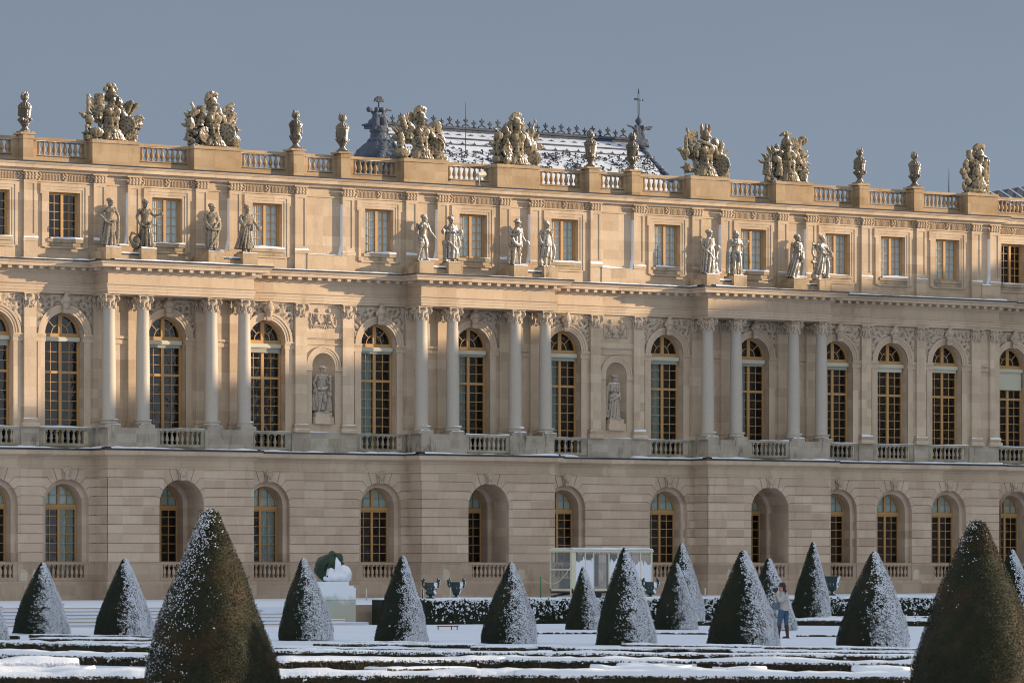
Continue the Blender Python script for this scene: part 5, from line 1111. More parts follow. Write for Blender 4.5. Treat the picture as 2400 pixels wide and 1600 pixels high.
mb.ell((X, Y_, 28.8), (.75, .4, .30)); mb.tube([(X, Y_, 28.8), (X, Y_, 29.95)], [.26, .12], 9); mb.ell((X+.75, Y_, 29.78), (.2, .1, .13))
for k in range(10): mb.ell((X-.6+.13*k, Y_-.2, 28.75+.12*sin(k*2)), (.14, .14, .14), n=7, m=5)
remesh(cz(mb), .042, 'angel_group', M['darklead'], ch, .03, 8)
mb = MB(); mb.smooth = True; mb.ell((X, Y_, 30.20), (.215, .215, .215), n=20, m=12); mb.lathe(X, Y_, [(.13, 29.9), (.10, 30.0), (.12, 30.03)], 12); ball = cz(mb).build('ball', M['darklead'], ch)
mb = MB(); 
for dx in (-.045, .045): mb.tube([(X+dx, Y_, 30.38), (X+dx, Y_, 31.95)], .024, 6)
mb.tube([(X, Y_, 31.9), (X, Y_, 32.1), (X, Y_, 32.35)], [.05, .03, .008], 6); mb.tube([(X-.30, Y_, 31.50), (X+.30, Y_, 31.50)], .03, 6); mb.tube([(X-.30, Y_, 31.58), (X+.30, Y_, 31.58)], .03, 6); mb.box(X-.33, X-.27, Y_-.03, Y_+.03, 31.47, 31.61); mb.box(X+.27, X+.33, Y_-.03, Y_+.03, 31.47, 31.61); mb.lathe(X, Y_, [(.10, 30.38), (.06, 30.45), (.07, 30.5), (.04, 30.55)], 10)
cz(mb).build('cross', M['darklead'], ch)
# far roof at the right
FRX, FRZ = 55.8, 26.66
mb = MB(); mb.add([(FRX, 30, FRZ), (70, 30, FRZ+2.42), (70, 25, 24), (FRX+.5, 25, 24), (70, 36, 24), (FRX, 36, 24)], [(0, 3, 2, 1), (0, 1, 4, 5), (0, 5, 3)])
mr_ = plain('slate_with_snow', (.06, .07, .095), .6, 0, .3); M['slate'] = mr_
fr = thing('far_roof', 'dark lead roof streaked with snow at the right edge behind the parapet', 'roof', (55, 25, 0))
mb.v = [(a-55, b-25, c) for a, b, c in mb.v]; mb.build('roof_slope', M['slate'], fr)
mb = MB()
for i in range(14): x = .8+.8*i; mb.tube([(x+.6, -.02, 24.1), (x, 4.95, FRZ+.02+.17*(x-.8))], .04, 4)
mb.build('snow_streaks', M['snow'], fr); mb = MB(); mb.box(.2, 15, 0, 11, 0, 23.98); mb.build('wall', M['attic'], fr)
# ---------------------------------------------------------------- clipped yew cones
X1 = -35.0
RV = Vector((cos(TH), -sin(TH), 0))          # the snow-laden wind came from this side
def wn(p, s=1.0): return noise.noise(Vector(p)*s)
def yew(name, H, R, n, size, seed, snow=(-.10, .75), amp=.5, mat='leaf', curve=1.4, wind=None, topb=.25, tipw=.03):
    rnd = random.Random(seed); W = (wind or (RV+Vector((0, 0, .15)))).normalized(); mb = MB()
    def rad(t): return R*((1-max(0, t)**curve)*(1-.06*(1-t)**6)+tipw/R*(1 if t < .98 else .5))
    off = Vector((seed*3.1, 7, 1))
    def bulge(a, t): return 1+.085*noise.noise(Vector((cos(a)*1.3, sin(a)*1.3, t*3.2))+off)+.04*noise.noise(Vector((cos(a)*5, sin(a)*5, t*12))+off)
    k = 30; m = 24; vs = []
    for j in range(m+1):
        t = j/m
        for i in range(k): a = 2*pi*i/k; r = rad(t)*bulge(a, t)-.045; r = max(r, .004); vs.append((r*cos(a), r*sin(a), t*H*.99))
    mb.smooth = True; mb.add(vs, [(j*k+i, j*k+(i+1)%k, (j+1)*k+(i+1)%k, (j+1)*k+i) for j in range(m) for i in range(k)]+[tuple(range(k-1, -1, -1)), tuple(m*k+i for i in range(k))]); mb.smooth = False
    V = []; F = []; MI = []
    while len(F) < n:
        t = 1-sqrt(rnd.random()); t = min(t, .995)
        if rnd.random() < .06: t = .8+.19*rnd.random()
        a = rnd.random()*2*pi; b = bulge(a, t); r = rad(t)*b+rnd.uniform(-.045, .012); z = t*H
        p = Vector((r*cos(a), r*sin(a), z)); sl_ = R*curve*t**(curve-1)/H
        nrm = Vector((cos(a), sin(a), sl_)).normalized()
        cl = wn(p+off, 4)*.5+wn(p+off, 8.5)*.75+wn(p+off, 19)*.6
        s_ = nrm.dot(W)+amp*cl+topb*(t**3)+rnd.uniform(-.12, .12)
        isn = s_ > snow[0]+(snow[1]-snow[0])*rnd.random()
        if isn: nn = (nrm+Vector((rnd.uniform(-.35, .35), rnd.uniform(-.35, .35), rnd.uniform(-.2, .5)))).normalized(); q = size*rnd.uniform(.6, 1.15); p = p+nrm*.012
        else: nn = (nrm+Vector((rnd.uniform(-1, 1), rnd.uniform(-1, 1), rnd.uniform(-.8, 1)))*.9).normalized(); q = size*rnd.uniform(.5, 1.1)
        u = nn.cross(Vector((rnd.uniform(-1, 1), rnd.uniform(-1, 1), rnd.uniform(-1, 1)))).normalized()*q*.5; v = nn.cross(u).normalized()*q*(.34 if not isn else .42)
        if isn: v = v*.9
        o_ = len(V); V += [p-u, p-v*.9+u*.1, p+u, p+v]; F.append((o_, o_+1, o_+2, o_+3)); MI.append(1 if isn else 0)
    for i in range(120 if n > 50000 else 45):     # stray shoots
        t = rnd.random()**.7*.98; a = rnd.random()*2*pi; r = rad(t); p = Vector((r*cos(a), r*sin(a), t*H)); d = Vector((cos(a), sin(a), rnd.uniform(.2, 1.2))).normalized()*rnd.uniform(.03, .10)
        o_ = len(V); w_ = Vector((0, 0, .012)); V += [p-w_, p+d, p+w_]; F.append((o_, o_+1, o_+2)); MI.append(0)
    o_ = len(mb.v); mb.v += [tuple(x) for x in V]; mb.f += [[i+o_ for i in f] for f in F]; mb.m += MI; mb.sm += [False]*len(F)
    return mb.build(name, [M[mat], M['snow']], None)
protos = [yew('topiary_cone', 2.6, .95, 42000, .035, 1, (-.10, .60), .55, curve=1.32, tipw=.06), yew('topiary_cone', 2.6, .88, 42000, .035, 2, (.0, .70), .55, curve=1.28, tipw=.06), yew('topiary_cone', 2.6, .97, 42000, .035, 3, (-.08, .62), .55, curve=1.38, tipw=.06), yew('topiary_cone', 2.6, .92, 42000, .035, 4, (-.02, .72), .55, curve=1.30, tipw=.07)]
CON = [(-53.3, -53.3, 2.47, .98, 'snow-flecked yew cone at the far left in front of the steps'), (-52.3, -57.6, 2.59, .98, 'snow-flecked yew cone left of the big dark foreground cone'),
 (-52.6, -70.4, 2.57, .85, 'snow-flecked yew cone beside the tarpaulin-wrapped sculpture'), (-51.4, -74.1, 2.63, .81, 'snow-flecked yew cone left of the two bronze urns'), (-50.3, -78.5, 2.42, .83, 'snow-flecked yew cone just right of the low bench'),
 (-31.4, -54.1, 2.33, .69, 'small snow-flecked yew cone in front of the left half of the glass kiosk'), (-48.7, -82.3, 2.86, .88, 'tall snow-flecked yew cone in front of the right half of the glass kiosk'),
 (-28.56, -55.87, 2.46, .83, 'snow-flecked yew cone right of the kiosk, the nearer of two overlapping cones'), (-18.40, -41.67, 3.32, .98, 'taller yew cone partly hidden behind a nearer cone right of the kiosk'), (-47.9, -87.1, 2.75, 1.0, 'broad snow-flecked yew cone just left of the photographing woman'),
 (-27.1, -59.8, 2.64, .95, 'yew cone directly behind the photographing woman'), (-12.1, -42.1, 3.4, .86, 'tall slender yew cone with russet patches, left of the right-hand urn'), (-46.9, -91.8, 2.70, .99, 'broad rounded yew cone between the right-hand urn and the big right cone'),
 (-22.8, -68.5, 2.94, .98, 'yew cone cut off by the right edge of the view'), (-61.3, -65.2, 2.5, .9, 'yew cone mostly cut off by the left edge of the view')]
for i, (x, y, H, R, lb) in enumerate(CON):
    pr = protos[(i*3+1) % 4] if i != 11 else protos[1]
    if i < 4: pr = protos[i]; o = pr
    else: pr = protos[(i*3+2) % 4]; o = pr.copy(); COL.objects.link(o)
    R0 = [.95, .88, .97, .92][protos.index(pr)]
    o.location = (x, y, 0); o.scale = (R/R0, R/R0, H/2.6); o.rotation_euler = (radians(1.5*sin(i*2.3)), radians(1.8*cos(i*1.7)), radians(7*sin(i*3.1))); tag(o, lb, 'topiary', 'clipped yew cones in the snow')
for (x, y, sd, lb, sc_) in ((-84.5, -122.8, 11, 'huge dark green-brown foreground yew cone at the left, lightly dusted with snow', 1.0), (-73.1, -128.9, 12, 'huge sunlit green-brown foreground yew cone at the right', .945)):
    wl = (-RV*.55+Vector((0, 0, .9))) if sd == 11 else (-RV*.2+Vector((0, 0, 1.0)))
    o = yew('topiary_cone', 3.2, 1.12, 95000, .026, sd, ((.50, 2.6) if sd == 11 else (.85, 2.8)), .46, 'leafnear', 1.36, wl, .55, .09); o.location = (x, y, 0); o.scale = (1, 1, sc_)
    tag(o, lb, 'topiary', 'two large foreground yew cones')
# ---------------------------------------------------------------- box hedges
def hedge(name, pts, h, w, n, label, cat='hedge', group=None, snowface=0., size=.07, z0=0., frontsnow=None, cap=.05, mat='box', dens=1.):
    """clipped hedge along a polyline, leaf-sized faces on its sides, lumpy snow lying on top"""
    rnd = random.Random(int(abs(pts[0][0]*13+pts[0][1]*7))); mb = MB(); P_ = [Vector((p[0], p[1], 0)) for p in pts]
    c0 = P_[0].copy(); c0.z = z0
    seg = [(a, b, (b-a).length) for a, b in zip(P_[:-1], P_[1:])]; L = sum(s_[2] for s_ in seg)
    st = []; acc = 0; k = max(2, int(L/.22))
    for i in range(k+1):
        d = L*i/k; acc = 0
        for a, b, l in seg:
            if d <= acc+l+1e-6: p = a.lerp(b, (d-acc)/l); t_ = (b-a).normalized(); break
            acc += l
        nn = Vector((t_.y, -t_.x, 0)); 
        if nn.dot(Vector((-sin(TH), -cos(TH), 0))) < 0: nn = -nn
        st.append((p, nn))
    vs = []; vt = []
    for i, (p, nn) in enumerate(st):
        e = .03*noise.noise(p*1.3); hh = h*(1+.06*noise.noise(p*.7))
        q = p-c0; q.z = 0
        for d_, z_ in ((w/2+e, 0), (w/2+e-.01, hh), (-w/2, hh), (-w/2, 0)): v_ = q+nn*d_; vs.append((v_.x, v_.y, z_))
        if cap:
            cc = cap*(.55+.9*max(0, .5+noise.noise(p*.55))+.45*noise.noise(p*2.9)); cc = max(.008, cc)
            o_ = .035*noise.noise(p*3.1)
            for d_, z_ in ((w/2+.02+o_, hh-.02-.10*max(0, noise.noise(p*2.7))), (w/2+.015+o_, hh+cc*.7), (w/4, hh+cc+.02*noise.noise(p*2+Vector((1, 5, 0)))), (-w/4, hh+cc+.02*noise.noise(p*2+Vector((4, 2, 0)))), (-w/2-.02, hh+cc*.6), (-w/2-.02, hh-.02)): v_ = q+nn*d_; vt.append((v_.x, v_.y, z_))
    n_ = len(st); mb.add(vs, [(i*4+j, (i+1)*4+j, (i+1)*4+j+1, i*4+j+1) for i in range(n_-1) for j in range(3)]+[(0, 1, 2, 3), tuple((n_-1)*4+j for j in (3, 2, 1, 0))])
    if cap: mb.mi = 1; mb.smooth = True; mb.add(vt, [(i*6+j, (i+1)*6+j, (i+1)*6+j+1, i*6+j+1) for i in range(n_-1) for j in range(5)]+[(0, 1, 2, 3, 4, 5), tuple((n_-1)*6+j for j in (5, 4, 3, 2, 1, 0))]); mb.mi = 0; mb.smooth = False
    V = []; F = []; MI = []; N_ = int(n*dens)
    for _ in range(N_):
        i = rnd.randrange(n_-1); p, nn = st[i]; p2 = st[i+1][0]; q = p.lerp(p2, rnd.random())-c0; q.z = 0; z_ = h*rnd.random()**.8*1.03; d_ = w/2+rnd.uniform(-.015, .045)
        c = q+nn*d_+Vector((0, 0, z_)); cl = noise.noise((c+c0)*6)*.8+noise.noise((c+c0)*17)*.6
        sn_ = (snowface+(frontsnow(c.x+c0.x) if frontsnow else 0)+.45*(z_/h-.55)*(1 if snowface > .1 else .6)) > .42+cl*.7+rnd.uniform(-.1, .1)
        nr = (nn+Vector((rnd.uniform(-.8, .8), rnd.uniform(-.8, .8), rnd.uniform(-.6, .9)))).normalized(); s_ = size*rnd.uniform(.5, 1.1)
        u = nr.cross(Vector((rnd.uniform(-1, 1), rnd.uniform(-1, 1), rnd.uniform(-1, 1)))).normalized()*s_*.5; v = nr.cross(u).normalized()*s_*.36
        o_ = len(V); V += [c-u, c-v, c+u, c+v]; F.append((o_, o_+1, o_+2, o_+3)); MI.append(1 if sn_ else 0)
    o_ = len(mb.v); mb.v += [tuple(x) for x in V]; mb.f += [[i+o_ for i in f] for f in F]; mb.m += MI; mb.sm += [False]*len(F)
    o = mb.build(name, [M[mat], M['snow']], None, label=label, cat=cat, group=group); o.location = c0; return o
hedge('tall_hedge', [(-30.6, -37.9), (22, -38.3)], 1.0, 1.1, 26000, 'long chest-high clipped hedge streaked with snow in front of the palace', snowface=.34, size=.11, frontsnow=lambda x: -.7*max(0, min(1, (-28.2-x)/1.4)), cap=.06, mat='leaf')
G = 'low box hedges of the parterre'
hedge('box_hedge', [(-67.4, -77.6), (-67.3, -79.2), (-66.7, -86.8), (-67.6, -94.7), (-63.9, -100.0), (-60.8, -104.3), (-58.1, -108.1), (-55.3, -112.5)], .20, .7, 15000, 'longest dark box hedge crossing the whole parterre behind the other front rows', group=G, size=.06)
hedge('box_hedge', [(-74.9, -93.5), (-74.8, -94.7), (-73.4, -100.5), (-73.3, -105.0), (-68.3, -106.7), (-65.5, -110.9), (-62.8, -114.9), (-60.5, -118.5)], .20, .8, 15000, 'second long box hedge from the bottom edge, thickly capped with snow', group=G, size=.06, cap=.09)
hedge('box_hedge', [(-83.8, -112.3), (-79.1, -114.6), (-74.6, -116.7), (-71.1, -120.1), (-66.0, -124.8)], .16, 1.3, 12000, 'snow-heaped box hedge along the very bottom edge of the view', group=G, size=.055, cap=.11)
SH = [([(-78.2, -100.5), (-76.1, -101.2)], .13, .9, .10, .9, 'short box hedge buried in snow at the left edge, near the bottom'), ([(-79.0, -107.6), (-78.1, -108.1)], .10, .5, .04, .1, 'short brown box hedge left of the big left cone, upper of two'), ([(-80.8, -110.9), (-80.2, -110.9)], .09, .5, .05, .3, 'tiny snowy box hedge left of the big left cone, lower of two'),
 ([(-72.8, -108.5), (-70.6, -108.6)], .09, .9, .05, .1, 'rounded-end short box hedge at the bottom centre-left'), ([(-67.2, -109.4), (-66.0, -110.6)], .12, .9, .05, .0, 'short dark box hedge at the bottom below the broad cone'), ([(-68.3, -114.4), (-67.4, -115.0)], .14, 1.0, .08, .25, 'short box hedge with a curved snow cap near the bottom right'), ([(-65.7, -115.7), (-64.7, -116.3)], .09, .9, .10, .9, 'low snow-covered mound of box left of the big right cone'),
 ([(-59.3, -63.1), (-59.0, -63.3)], .10, .5, .03, 0, 'tiny box tuft under the leftmost yew cone'), ([(-57.0, -60.4), (-55.0, -64.8)], .08, .6, .03, 0, 'thin box hedge line directly at the feet of the two left cones'), ([(-59.1, -65.2), (-57.0, -68.5)], .08, .6, .04, 0, 'thin box hedge just in front of the two left cones'),
 ([(-56.1, -79.1), (-54.9, -81.6)], .10, .6, .03, 0, 'thin box hedge below the cone left of the urns'), ([(-61.5, -85.9), (-60.0, -88.4)], .09, .6, .04, 0, 'thin box hedge in the second row below the tarpaulin sculpture'), ([(-58.6, -89.9), (-57.7, -91.2)], .13, .8, .05, 0, 'short square-ended box hedge below the bench'),
 ([(-57.4, -92.8), (-55.7, -93.9)], .11, .7, .05, 0, 'short box hedge in front of the tall cone by the kiosk'), ([(-52.4, -88.0), (-51.4, -93.1), (-49.3, -99.5)], .12, .7, .04, 0, 'long thin box hedge at the feet of the right-hand cones'), ([(-55.5, -86.8), (-54.7, -88.0)], .08, .6, .04, .1, 'short thin box hedge right of the cone by the bench'),
 ([(-18.4, -46.6), (-14.9, -53.2), (-12.6, -57.0)], .20, .6, .05, 0, 'dark box hedge row left of the big right cone, nearest of three back rows'), ([(-16.6, -42.8), (-12.4, -49.5), (-9.5, -54.5)], .22, .6, .05, .25, 'snowy box hedge row, middle of three back rows at the right'), ([(-13.0, -41.6), (-7.4, -45.2), (-5.0, -51.0)], .24, .6, .05, .3, 'snowy box hedge row, farthest of three back rows at the right'),
 ([(-22.2, -45.0), (-19.2, -48.6)], .18, .6, .05, 0, 'short dark box hedge between the overlapping cones and the broad cone'),
 ([(-39.2, -62.7), (-37.4, -63.8)], .05, .5, .02, .25, 'low grassy edging in front of the small kiosk cone'), ([(-35.7, -64.9), (-34.7, -66.8)], .05, .5, .02, .25, 'low grassy edging below the two overlapping cones'), ([(-35.0, -72.2), (-32.5, -74.9)], .05, .5, .02, .25, 'low grassy edging right of the woman')]
for pts, h, w_, cap, sf, lb in SH:
    L = (Vector(pts[0])-Vector(pts[-1])).length; hedge('box_hedge', pts, h, w_, int(900+L*700), lb, group=G, size=.055, cap=cap, snowface=sf)
for (x, y, dx, dy, h, w_, lb) in ((-80.5, -105.5, 2.2, -.9, .08, 1.6, 'soft snow-covered box mound in the lower left corner'), (-77.6, -111.6, 2.6, -1.4, .07, 1.2, 'snow-buried box ridge right of the big left cone, at the bottom'), (-73.2, -113.4, 2.0, -1.3, .08, 1.3, 'snow-buried box ridge at the bottom middle'), (-69.8, -112.2, 1.6, -1.2, .09, 1.2, 'snow-buried curved box ridge right of the bottom middle'), (-64.9, -104.6, 1.6, -1.3, .07, 1.1, 'snow-buried box ridge between the two long rows on the right'), (-69.0, -101.5, 2.2, -1.2, .06, 1.0, 'snow-buried box ridge between the two long rows in the middle')):
    hedge('box_hedge', [(x, y), (x+dx*.5, y+dy*.5+.15), (x+dx, y+dy)], h, w_, 1400, lb, group=G, size=.05, cap=.11, snowface=.85)
for i, (pts, h, lb) in enumerate((([(-60.5, -67.5), (-58.6, -71.0)], .09, 'thin box hedge line left of the big left cone, third from its foot'), ([(-63.6, -75.4), (-61.2, -79.4)], .10, 'thin box hedge line just behind the longest row at the left'), ([(-58.0, -80.5), (-55.4, -85.0)], .09, 'thin box hedge line right of the big left cone, nearest the cones'), ([(-62.8, -86.8), (-60.6, -90.6)], .11, 'thin box hedge line right of the big left cone, behind the longest row'), ([(-56.4, -90.4), (-53.2, -95.2)], .11, 'thin dark box hedge below the tall kiosk cone, nearer of two'), ([(-55.6, -97.4), (-52.8, -101.6)], .12, 'thin dark box hedge below the broad cone, just behind the longest row'), ([(-69.0, -97.8), (-66.4, -101.6)], .10, 'thin box hedge between the longest row and the second row, at the centre'), ([(-64.6, -103.9), (-61.0, -108.4)], .10, 'thin box hedge between the longest row and the second row, at the right'))):
    hedge('box_hedge', pts, h, .55, 3200, lb, group=G, size=.05, cap=.045)
# ---------------------------------------------------------------- wrapped sculpture on its pedestal
ped_ = thing('garden_pedestal', 'white snow-plastered stone pedestal beside the steps', 'pedestal', (-32.35, -37.3, 0))
mb = MB(); mb.box(-.72, .66, -.62, .62, 0, 1.02); mb.sweep([(0, 1.0), (.05, 1.02), (.05, 1.06), (.0, 1.08)], [(-.72, -.62), (.66, -.62), (.66, .62)]); mb.box(-.72, .66, -.62, .62, 1.02, 1.5); mb.box(-.66, .60, -.56, .56, 1.5, 1.58); mb.box(-.55, .42, -.48, .48, 1.58, 1.74)
m, t, b, o_ = newmat('frosted_green_stone'); g = N(t, 'ShaderNodeNewGeometry'); n1 = noi(t, g.outputs['Position'], 2.2, 5, .65); s2 = N(t, 'ShaderNodeSeparateXYZ'); t.links.new(g.outputs['Position'], s2.inputs[0])
c = mix(t, mrange(t, n1, .35, .65), (.36, .42, .36), (.42, .39, .30)); c = mix(t, mrange(t, math_(t, 'ADD', s2.outputs[2], math_(t, 'MULTIPLY', n1, .8)), 1.25, 1.6), c, (.70, .75, .80)); t.links.new(c, b.inputs['Base Color']); b.inputs['Roughness'].default_value = .85; bump(t, b, n1, .3, .05); M['frost'] = m
mb.build('pedestal', M['frost'], ped_)
m, t, b, o_ = newmat('green_tarpaulin'); g = N(t, 'ShaderNodeNewGeometry'); n1 = noi(t, g.outputs['Position'], 4, 4, .6, .5)
b.inputs['Base Color'].default_value = (.008, .028, .010, 1); b.inputs['Roughness'].default_value = .22; b.inputs['Specular IOR Level'].default_value = .35; bump(t, b, n1, 1, .10); M['tarp'] = m
wr = thing('wrapped_sculpture', 'garden sculpture wrapped in glossy green tarpaulin half buried in snow', 'sculpture', (-32.4, -37.3, 1.74))
mb = MB()
for c_, r_ in (((-.10, .1, .80), (.50, .42, .32)), ((.22, .1, .92), (.30, .34, .26)), ((-.40, .1, .55), (.32, .34, .45)), ((-.05, .15, .35), (.55, .42, .38)), ((.30, .15, .6), (.24, .28, .36)), ((.03, .05, 1.08), (.22, .24, .14))): mb.ell(c_, r_)

for k in range(9): a = .3+k*.33; mb.tube([(-.05+.12*cos(a*3), -.25, .95), (-.45+.11*k, -.34, .55-.03*(k%3)), (-.55+.14*k, -.30, .2)], [.03, .045, .05], 5)
remesh(mb, .03, 'tarpaulin', M['tarp'], wr, .09, 3.3, 1)
mb = MB()
for c_, r_ in (((.10, -.12, .18), (.62, .42, .24)), ((.35, -.15, .35), (.36, .38, .34)), ((.03, -.22, .5), (.17, .26, .42)), ((-.28, -.22, .28), (.18, .26, .30)), ((.45, -.1, .25), (.28, .36, .35)), ((.04, -.26, .78), (.07, .14, .22))): mb.ell(c_, r_)
remesh(mb, .045, 'snow_drift', M['snow'], wr, .05, 4)
mb = MB(); mb.box(-31.6, 30, -36.75, -36.55, -.1, .80); mb.build('retaining_wall', M['base'], None, label='low brown stone retaining wall ending beside the snowy pedestal', cat='wall')
# ---------------------------------------------------------------- bronze urns
m, t, b, o_ = newmat('bronze'); g = N(t, 'ShaderNodeNewGeometry'); n1 = noi(t, g.outputs['Position'], 8, 4)
c = mix(t, n1, (.006, .022, .024), (.014, .045, .045)); f = snowmask(t, (RV.x, RV.y, .22), .50, .62, 5, .5); c = mix(t, f, c, SNOWC); t.links.new(c, b.inputs['Base Color']); b.inputs['Roughness'].default_value = .45; M['bronze'] = m
def bronze(kind):
    mb = MB()
    if kind == 0: mb.lathe(0, 0, [(.26, 0), (.26, .03), (.10, .07), (.09, .12), (.20, .16), (.27, .22), (.25, .30), (.20, .34), (.24, .40), (.30, .50), (.30, .62), (.27, .66), (.30, .72), (.28, .74), (.25, .70)], 20)
    elif kind == 1: mb.lathe(0, 0, [(.24, 0), (.24, .03), (.09, .07), (.08, .12), (.15, .16), (.20, .28), (.26, .40), (.29, .46), (.28, .50), (.31, .60), (.30, .70), (.33, .74), (.30, .755), (.27, .72)], 20)
    else: mb.lathe(0, 0, [(.22, 0), (.20, .04), (.07, .10), (.07, .16), (.16, .22), (.25, .34), (.26, .40), (.25, .50), (.29, .64), (.31, .68), (.31, .74), (.36, .78), (.33, .80), (.28, .76)], 20)
    if kind < 2:
        for sx in (-1, 1):
            mb.tube(bez((sx*.27, 0, .50), (sx*.46, 0, .60), (sx*.33, 0, .82), 8), [.04, .05, .05, .05, .05, .055, .06, .06, .05], 7); mb.ell((sx*.32, 0, .88), (.055, .055, .06)); mb.ell((sx*.40, 0, .80), (.05, .04, .07)); mb.tube([(sx*.33, 0, .80), (sx*.24, 0, .74)], [.04, .03], 6)
    for k in range(12): a = 2*pi*k/12; mb.ell((.27*cos(a), .27*sin(a), .46), (.035, .035, .06), n=6, m=5)
    return mb
UR = [(-12.26, -12, .85, 0, 1.03, 'bronze garden urn with figure handles, left of the pair near the wall'), (-10.83, -12, .86, 1, 1.02, 'bronze garden urn with figure handles, right of the pair near the wall'), (.44, -12, .86, 0, 1.03, 'dark urn with tall handles at the right end of the glass kiosk'), (11.61, -12, .92, 2, 1.22, 'handle-less blue-grey urn beside the slender yew cone on the right')]
for x, y, z0, kd, s_, lb in UR:
    o = bronze(kd).build('bronze_urn', M['bronze'], None, label=lb, cat='urn', group='bronze urns along the terrace'); o.location = (x, y, z0+.02); o.scale = (s_, s_, s_); o.rotation_euler = (0, 0, -TH)
# ---------------------------------------------------------------- rope posts
PS = [(-17.02, 1.34, M['blind'], 'pale metal rope post by the left end of the hedge'), (-13.94, 1.30, M['bronze'], 'short thin post left of the bronze urns'), (-12.4, 1.39, M['blind'], 'short thin post between the two bronze urns'), (-7.33, 1.87, None, 'tall green post tied to the kiosk by a rope'), (-5.59, 1.34, M['blind'], 'thin post in front of the kiosk wheel'), (2.32, 1.34, M['blind'], 'thin post right of the kiosk cones')]
M['greenpost'] = plain('green_paint', (.03, .16, .07), .5)
for x, zt_, mt, lb in PS:
    mb = MB(); mb.tube([(0, 0, 0), (0, 0, zt_-.8)], .035, 8); mb.ell((0, 0, zt_-.8), (.04, .04, .02)); o = mb.build('rope_post', mt or M['greenpost'], None, label=lb, cat='post', group='posts along the terrace'); o.location = (x, -14, .80)
mb = MB(); a_ = Vector((-7.33, -14, 1.82)); b_ = Vector((-2.2, -8.9, 2.45)); mb.tube([a_.lerp(b_, i/12)+Vector((0, 0, -.55*sin(pi*i/12))) for i in range(13)], .018, 5); mb.build('rope', M['blind'], None, label='sagging rope from the green post to the kiosk', cat='rope')
# ---------------------------------------------------------------- glass kiosk trailer
kx0, kx1, ky0, ky1, kz0, kz1 = 0, 4.85, 0, 2.0, .27, 2.33
ki = thing('kiosk_trailer', 'white-framed glass kiosk trailer plastered with snow in front of the palace', 'kiosk', (-2.24, -9.0, .91))
m, t, b, o_ = newmat('frosted_kiosk_glass'); t.nodes.remove(b); tr = N(t, 'ShaderNodeBsdfTransparent'); df = N(t, 'ShaderNodeBsdfPrincipled'); df.inputs['Base Color'].default_value = (.34, .37, .38, 1); df.inputs['Roughness'].default_value = .1; mx = N(t, 'ShaderNodeMixShader'); mx.inputs[0].default_value = .45; t.links.new(tr.outputs[0], mx.inputs[1]); t.links.new(df.outputs[0], mx.inputs[2]); t.links.new(mx.outputs[0], o_.inputs[0]); M['kglass'] = m
M['kframe'] = plain('cream_frame', (.62, .60, .46), .45, 0, .4, 3, .06); M['kdark'] = plain('kiosk_green', (.045, .075, .075), .5)
mb = MB()
for x in (0, .0): pass
for x0 in (0, kx1-.10): 
    for y0 in (0, ky1-.10): mb.box(x0, x0+.10, y0, y0+.10, kz0, kz1-.1)
mb.box(0, kx1, 0, .1, kz0, kz0+.12); mb.box(0, kx1, ky1-.1, ky1, kz0, kz0+.12); mb.box(0, .1, .1, ky1-.1, kz0, kz0+.12); mb.box(0, .09, .1, ky1-.1, 1.30, 1.38); mb.box(kx1-.1, kx1, .1, ky1-.1, kz0, kz0+.12)
mb.box(-.004, .24, -.006, .14, kz0+.12, kz1-.1)
px = [.78, 1.28, 2.20, 2.74, 3.45, 4.10]
for x in px: mb.box(x, x+.06, 0, .08, kz0+.12, kz1-.1)
for x in (1.2, 2.4, 3.6): mb.box(x, x+.06, ky1-.08, ky1, kz0+.12, kz1-.1)
mb.build('frame', M['kframe'], ki)
mb = MB(); mb.box(.02, kx1-.02, .02, ky1-.02, kz0+.02, kz0+.06); mb.build('floor', M['kframe'], ki)
mb = MB(); rp = [(-.03, kz1-.13), (-.05, kz1-.06), (-.02, kz1+.0), (.06, kz1+.04), (.95, kz1+.05)]; mb.sweep([(-a, b) for a, b in rp]+[(-.95, kz1-.13)], [(0, ky1), (0, 0), (kx1, 0), (kx1, ky1)]); mb.box(.5, kx1-.5, .5, ky1, kz1-.1, kz1+.04); mb.build('roof', M['kframe'], ki)
mb = MB(); ledge_snow([(0, 0), (kx1, 0)], .05, kz1+.01, .05, mb, .1, 1); mb.box(.1, kx1-.1, .05, ky1-.1, kz1+.05, kz1+.10)
for i in range(40): x = .25+i*.115; mb.tube([(x, -.03, kz1-.08), (x, -.03, kz1-.14-.07*abs(sin(i*1.7)))], [.018, .003], 4)
mb.build('roof_snow', M['snow'], ki)
mb = MB(); mb.add([(.1, .05, kz0+.1), (kx1-.1, .05, kz0+.1), (kx1-.1, .05, kz1-.1), (.1, .05, kz1-.1)], [(0, 1, 2, 3)]); mb.add([(.05, .1, kz0+.1), (.05, ky1-.1, kz0+.1), (.05, ky1-.1, kz1-.1), (.05, .1, kz1-.1)], [(0, 3, 2, 1)]); mb.build('glass_panel', M['kglass'], ki)
mb = MB()
bays_ = [(.24, .78, .78), (.84, 1.28, .80), (2.26, 2.74, .78), (2.80, 3.45, .7), (3.51, 4.10, .72), (4.16, 4.76, .70)]
for j, (x0, x1, f_) in enumerate(bays_):
    mb.mark()
    k = 14; top = [(x0+(x1-x0)*i/k, kz0+.12+(kz1-kz0-.25)*(f_+.10*(abs(i/k-.35-.08*j)-.4)+.16*noise.noise(Vector((i*.45, j*3, 1)))+.03*noise.noise(Vector((i*2.1, j*5, 1))))) for i in range(k+1)]
    mb.prism([(x0, kz0+.12)]+[(x1, kz0+.12)]+top[::-1], .0, .045)
mb.groups('snow_on_glass', M['snow'], ki)
mb = MB(); mb.box(1.34, 2.2, .9, 1.0, .5, 2.1); 
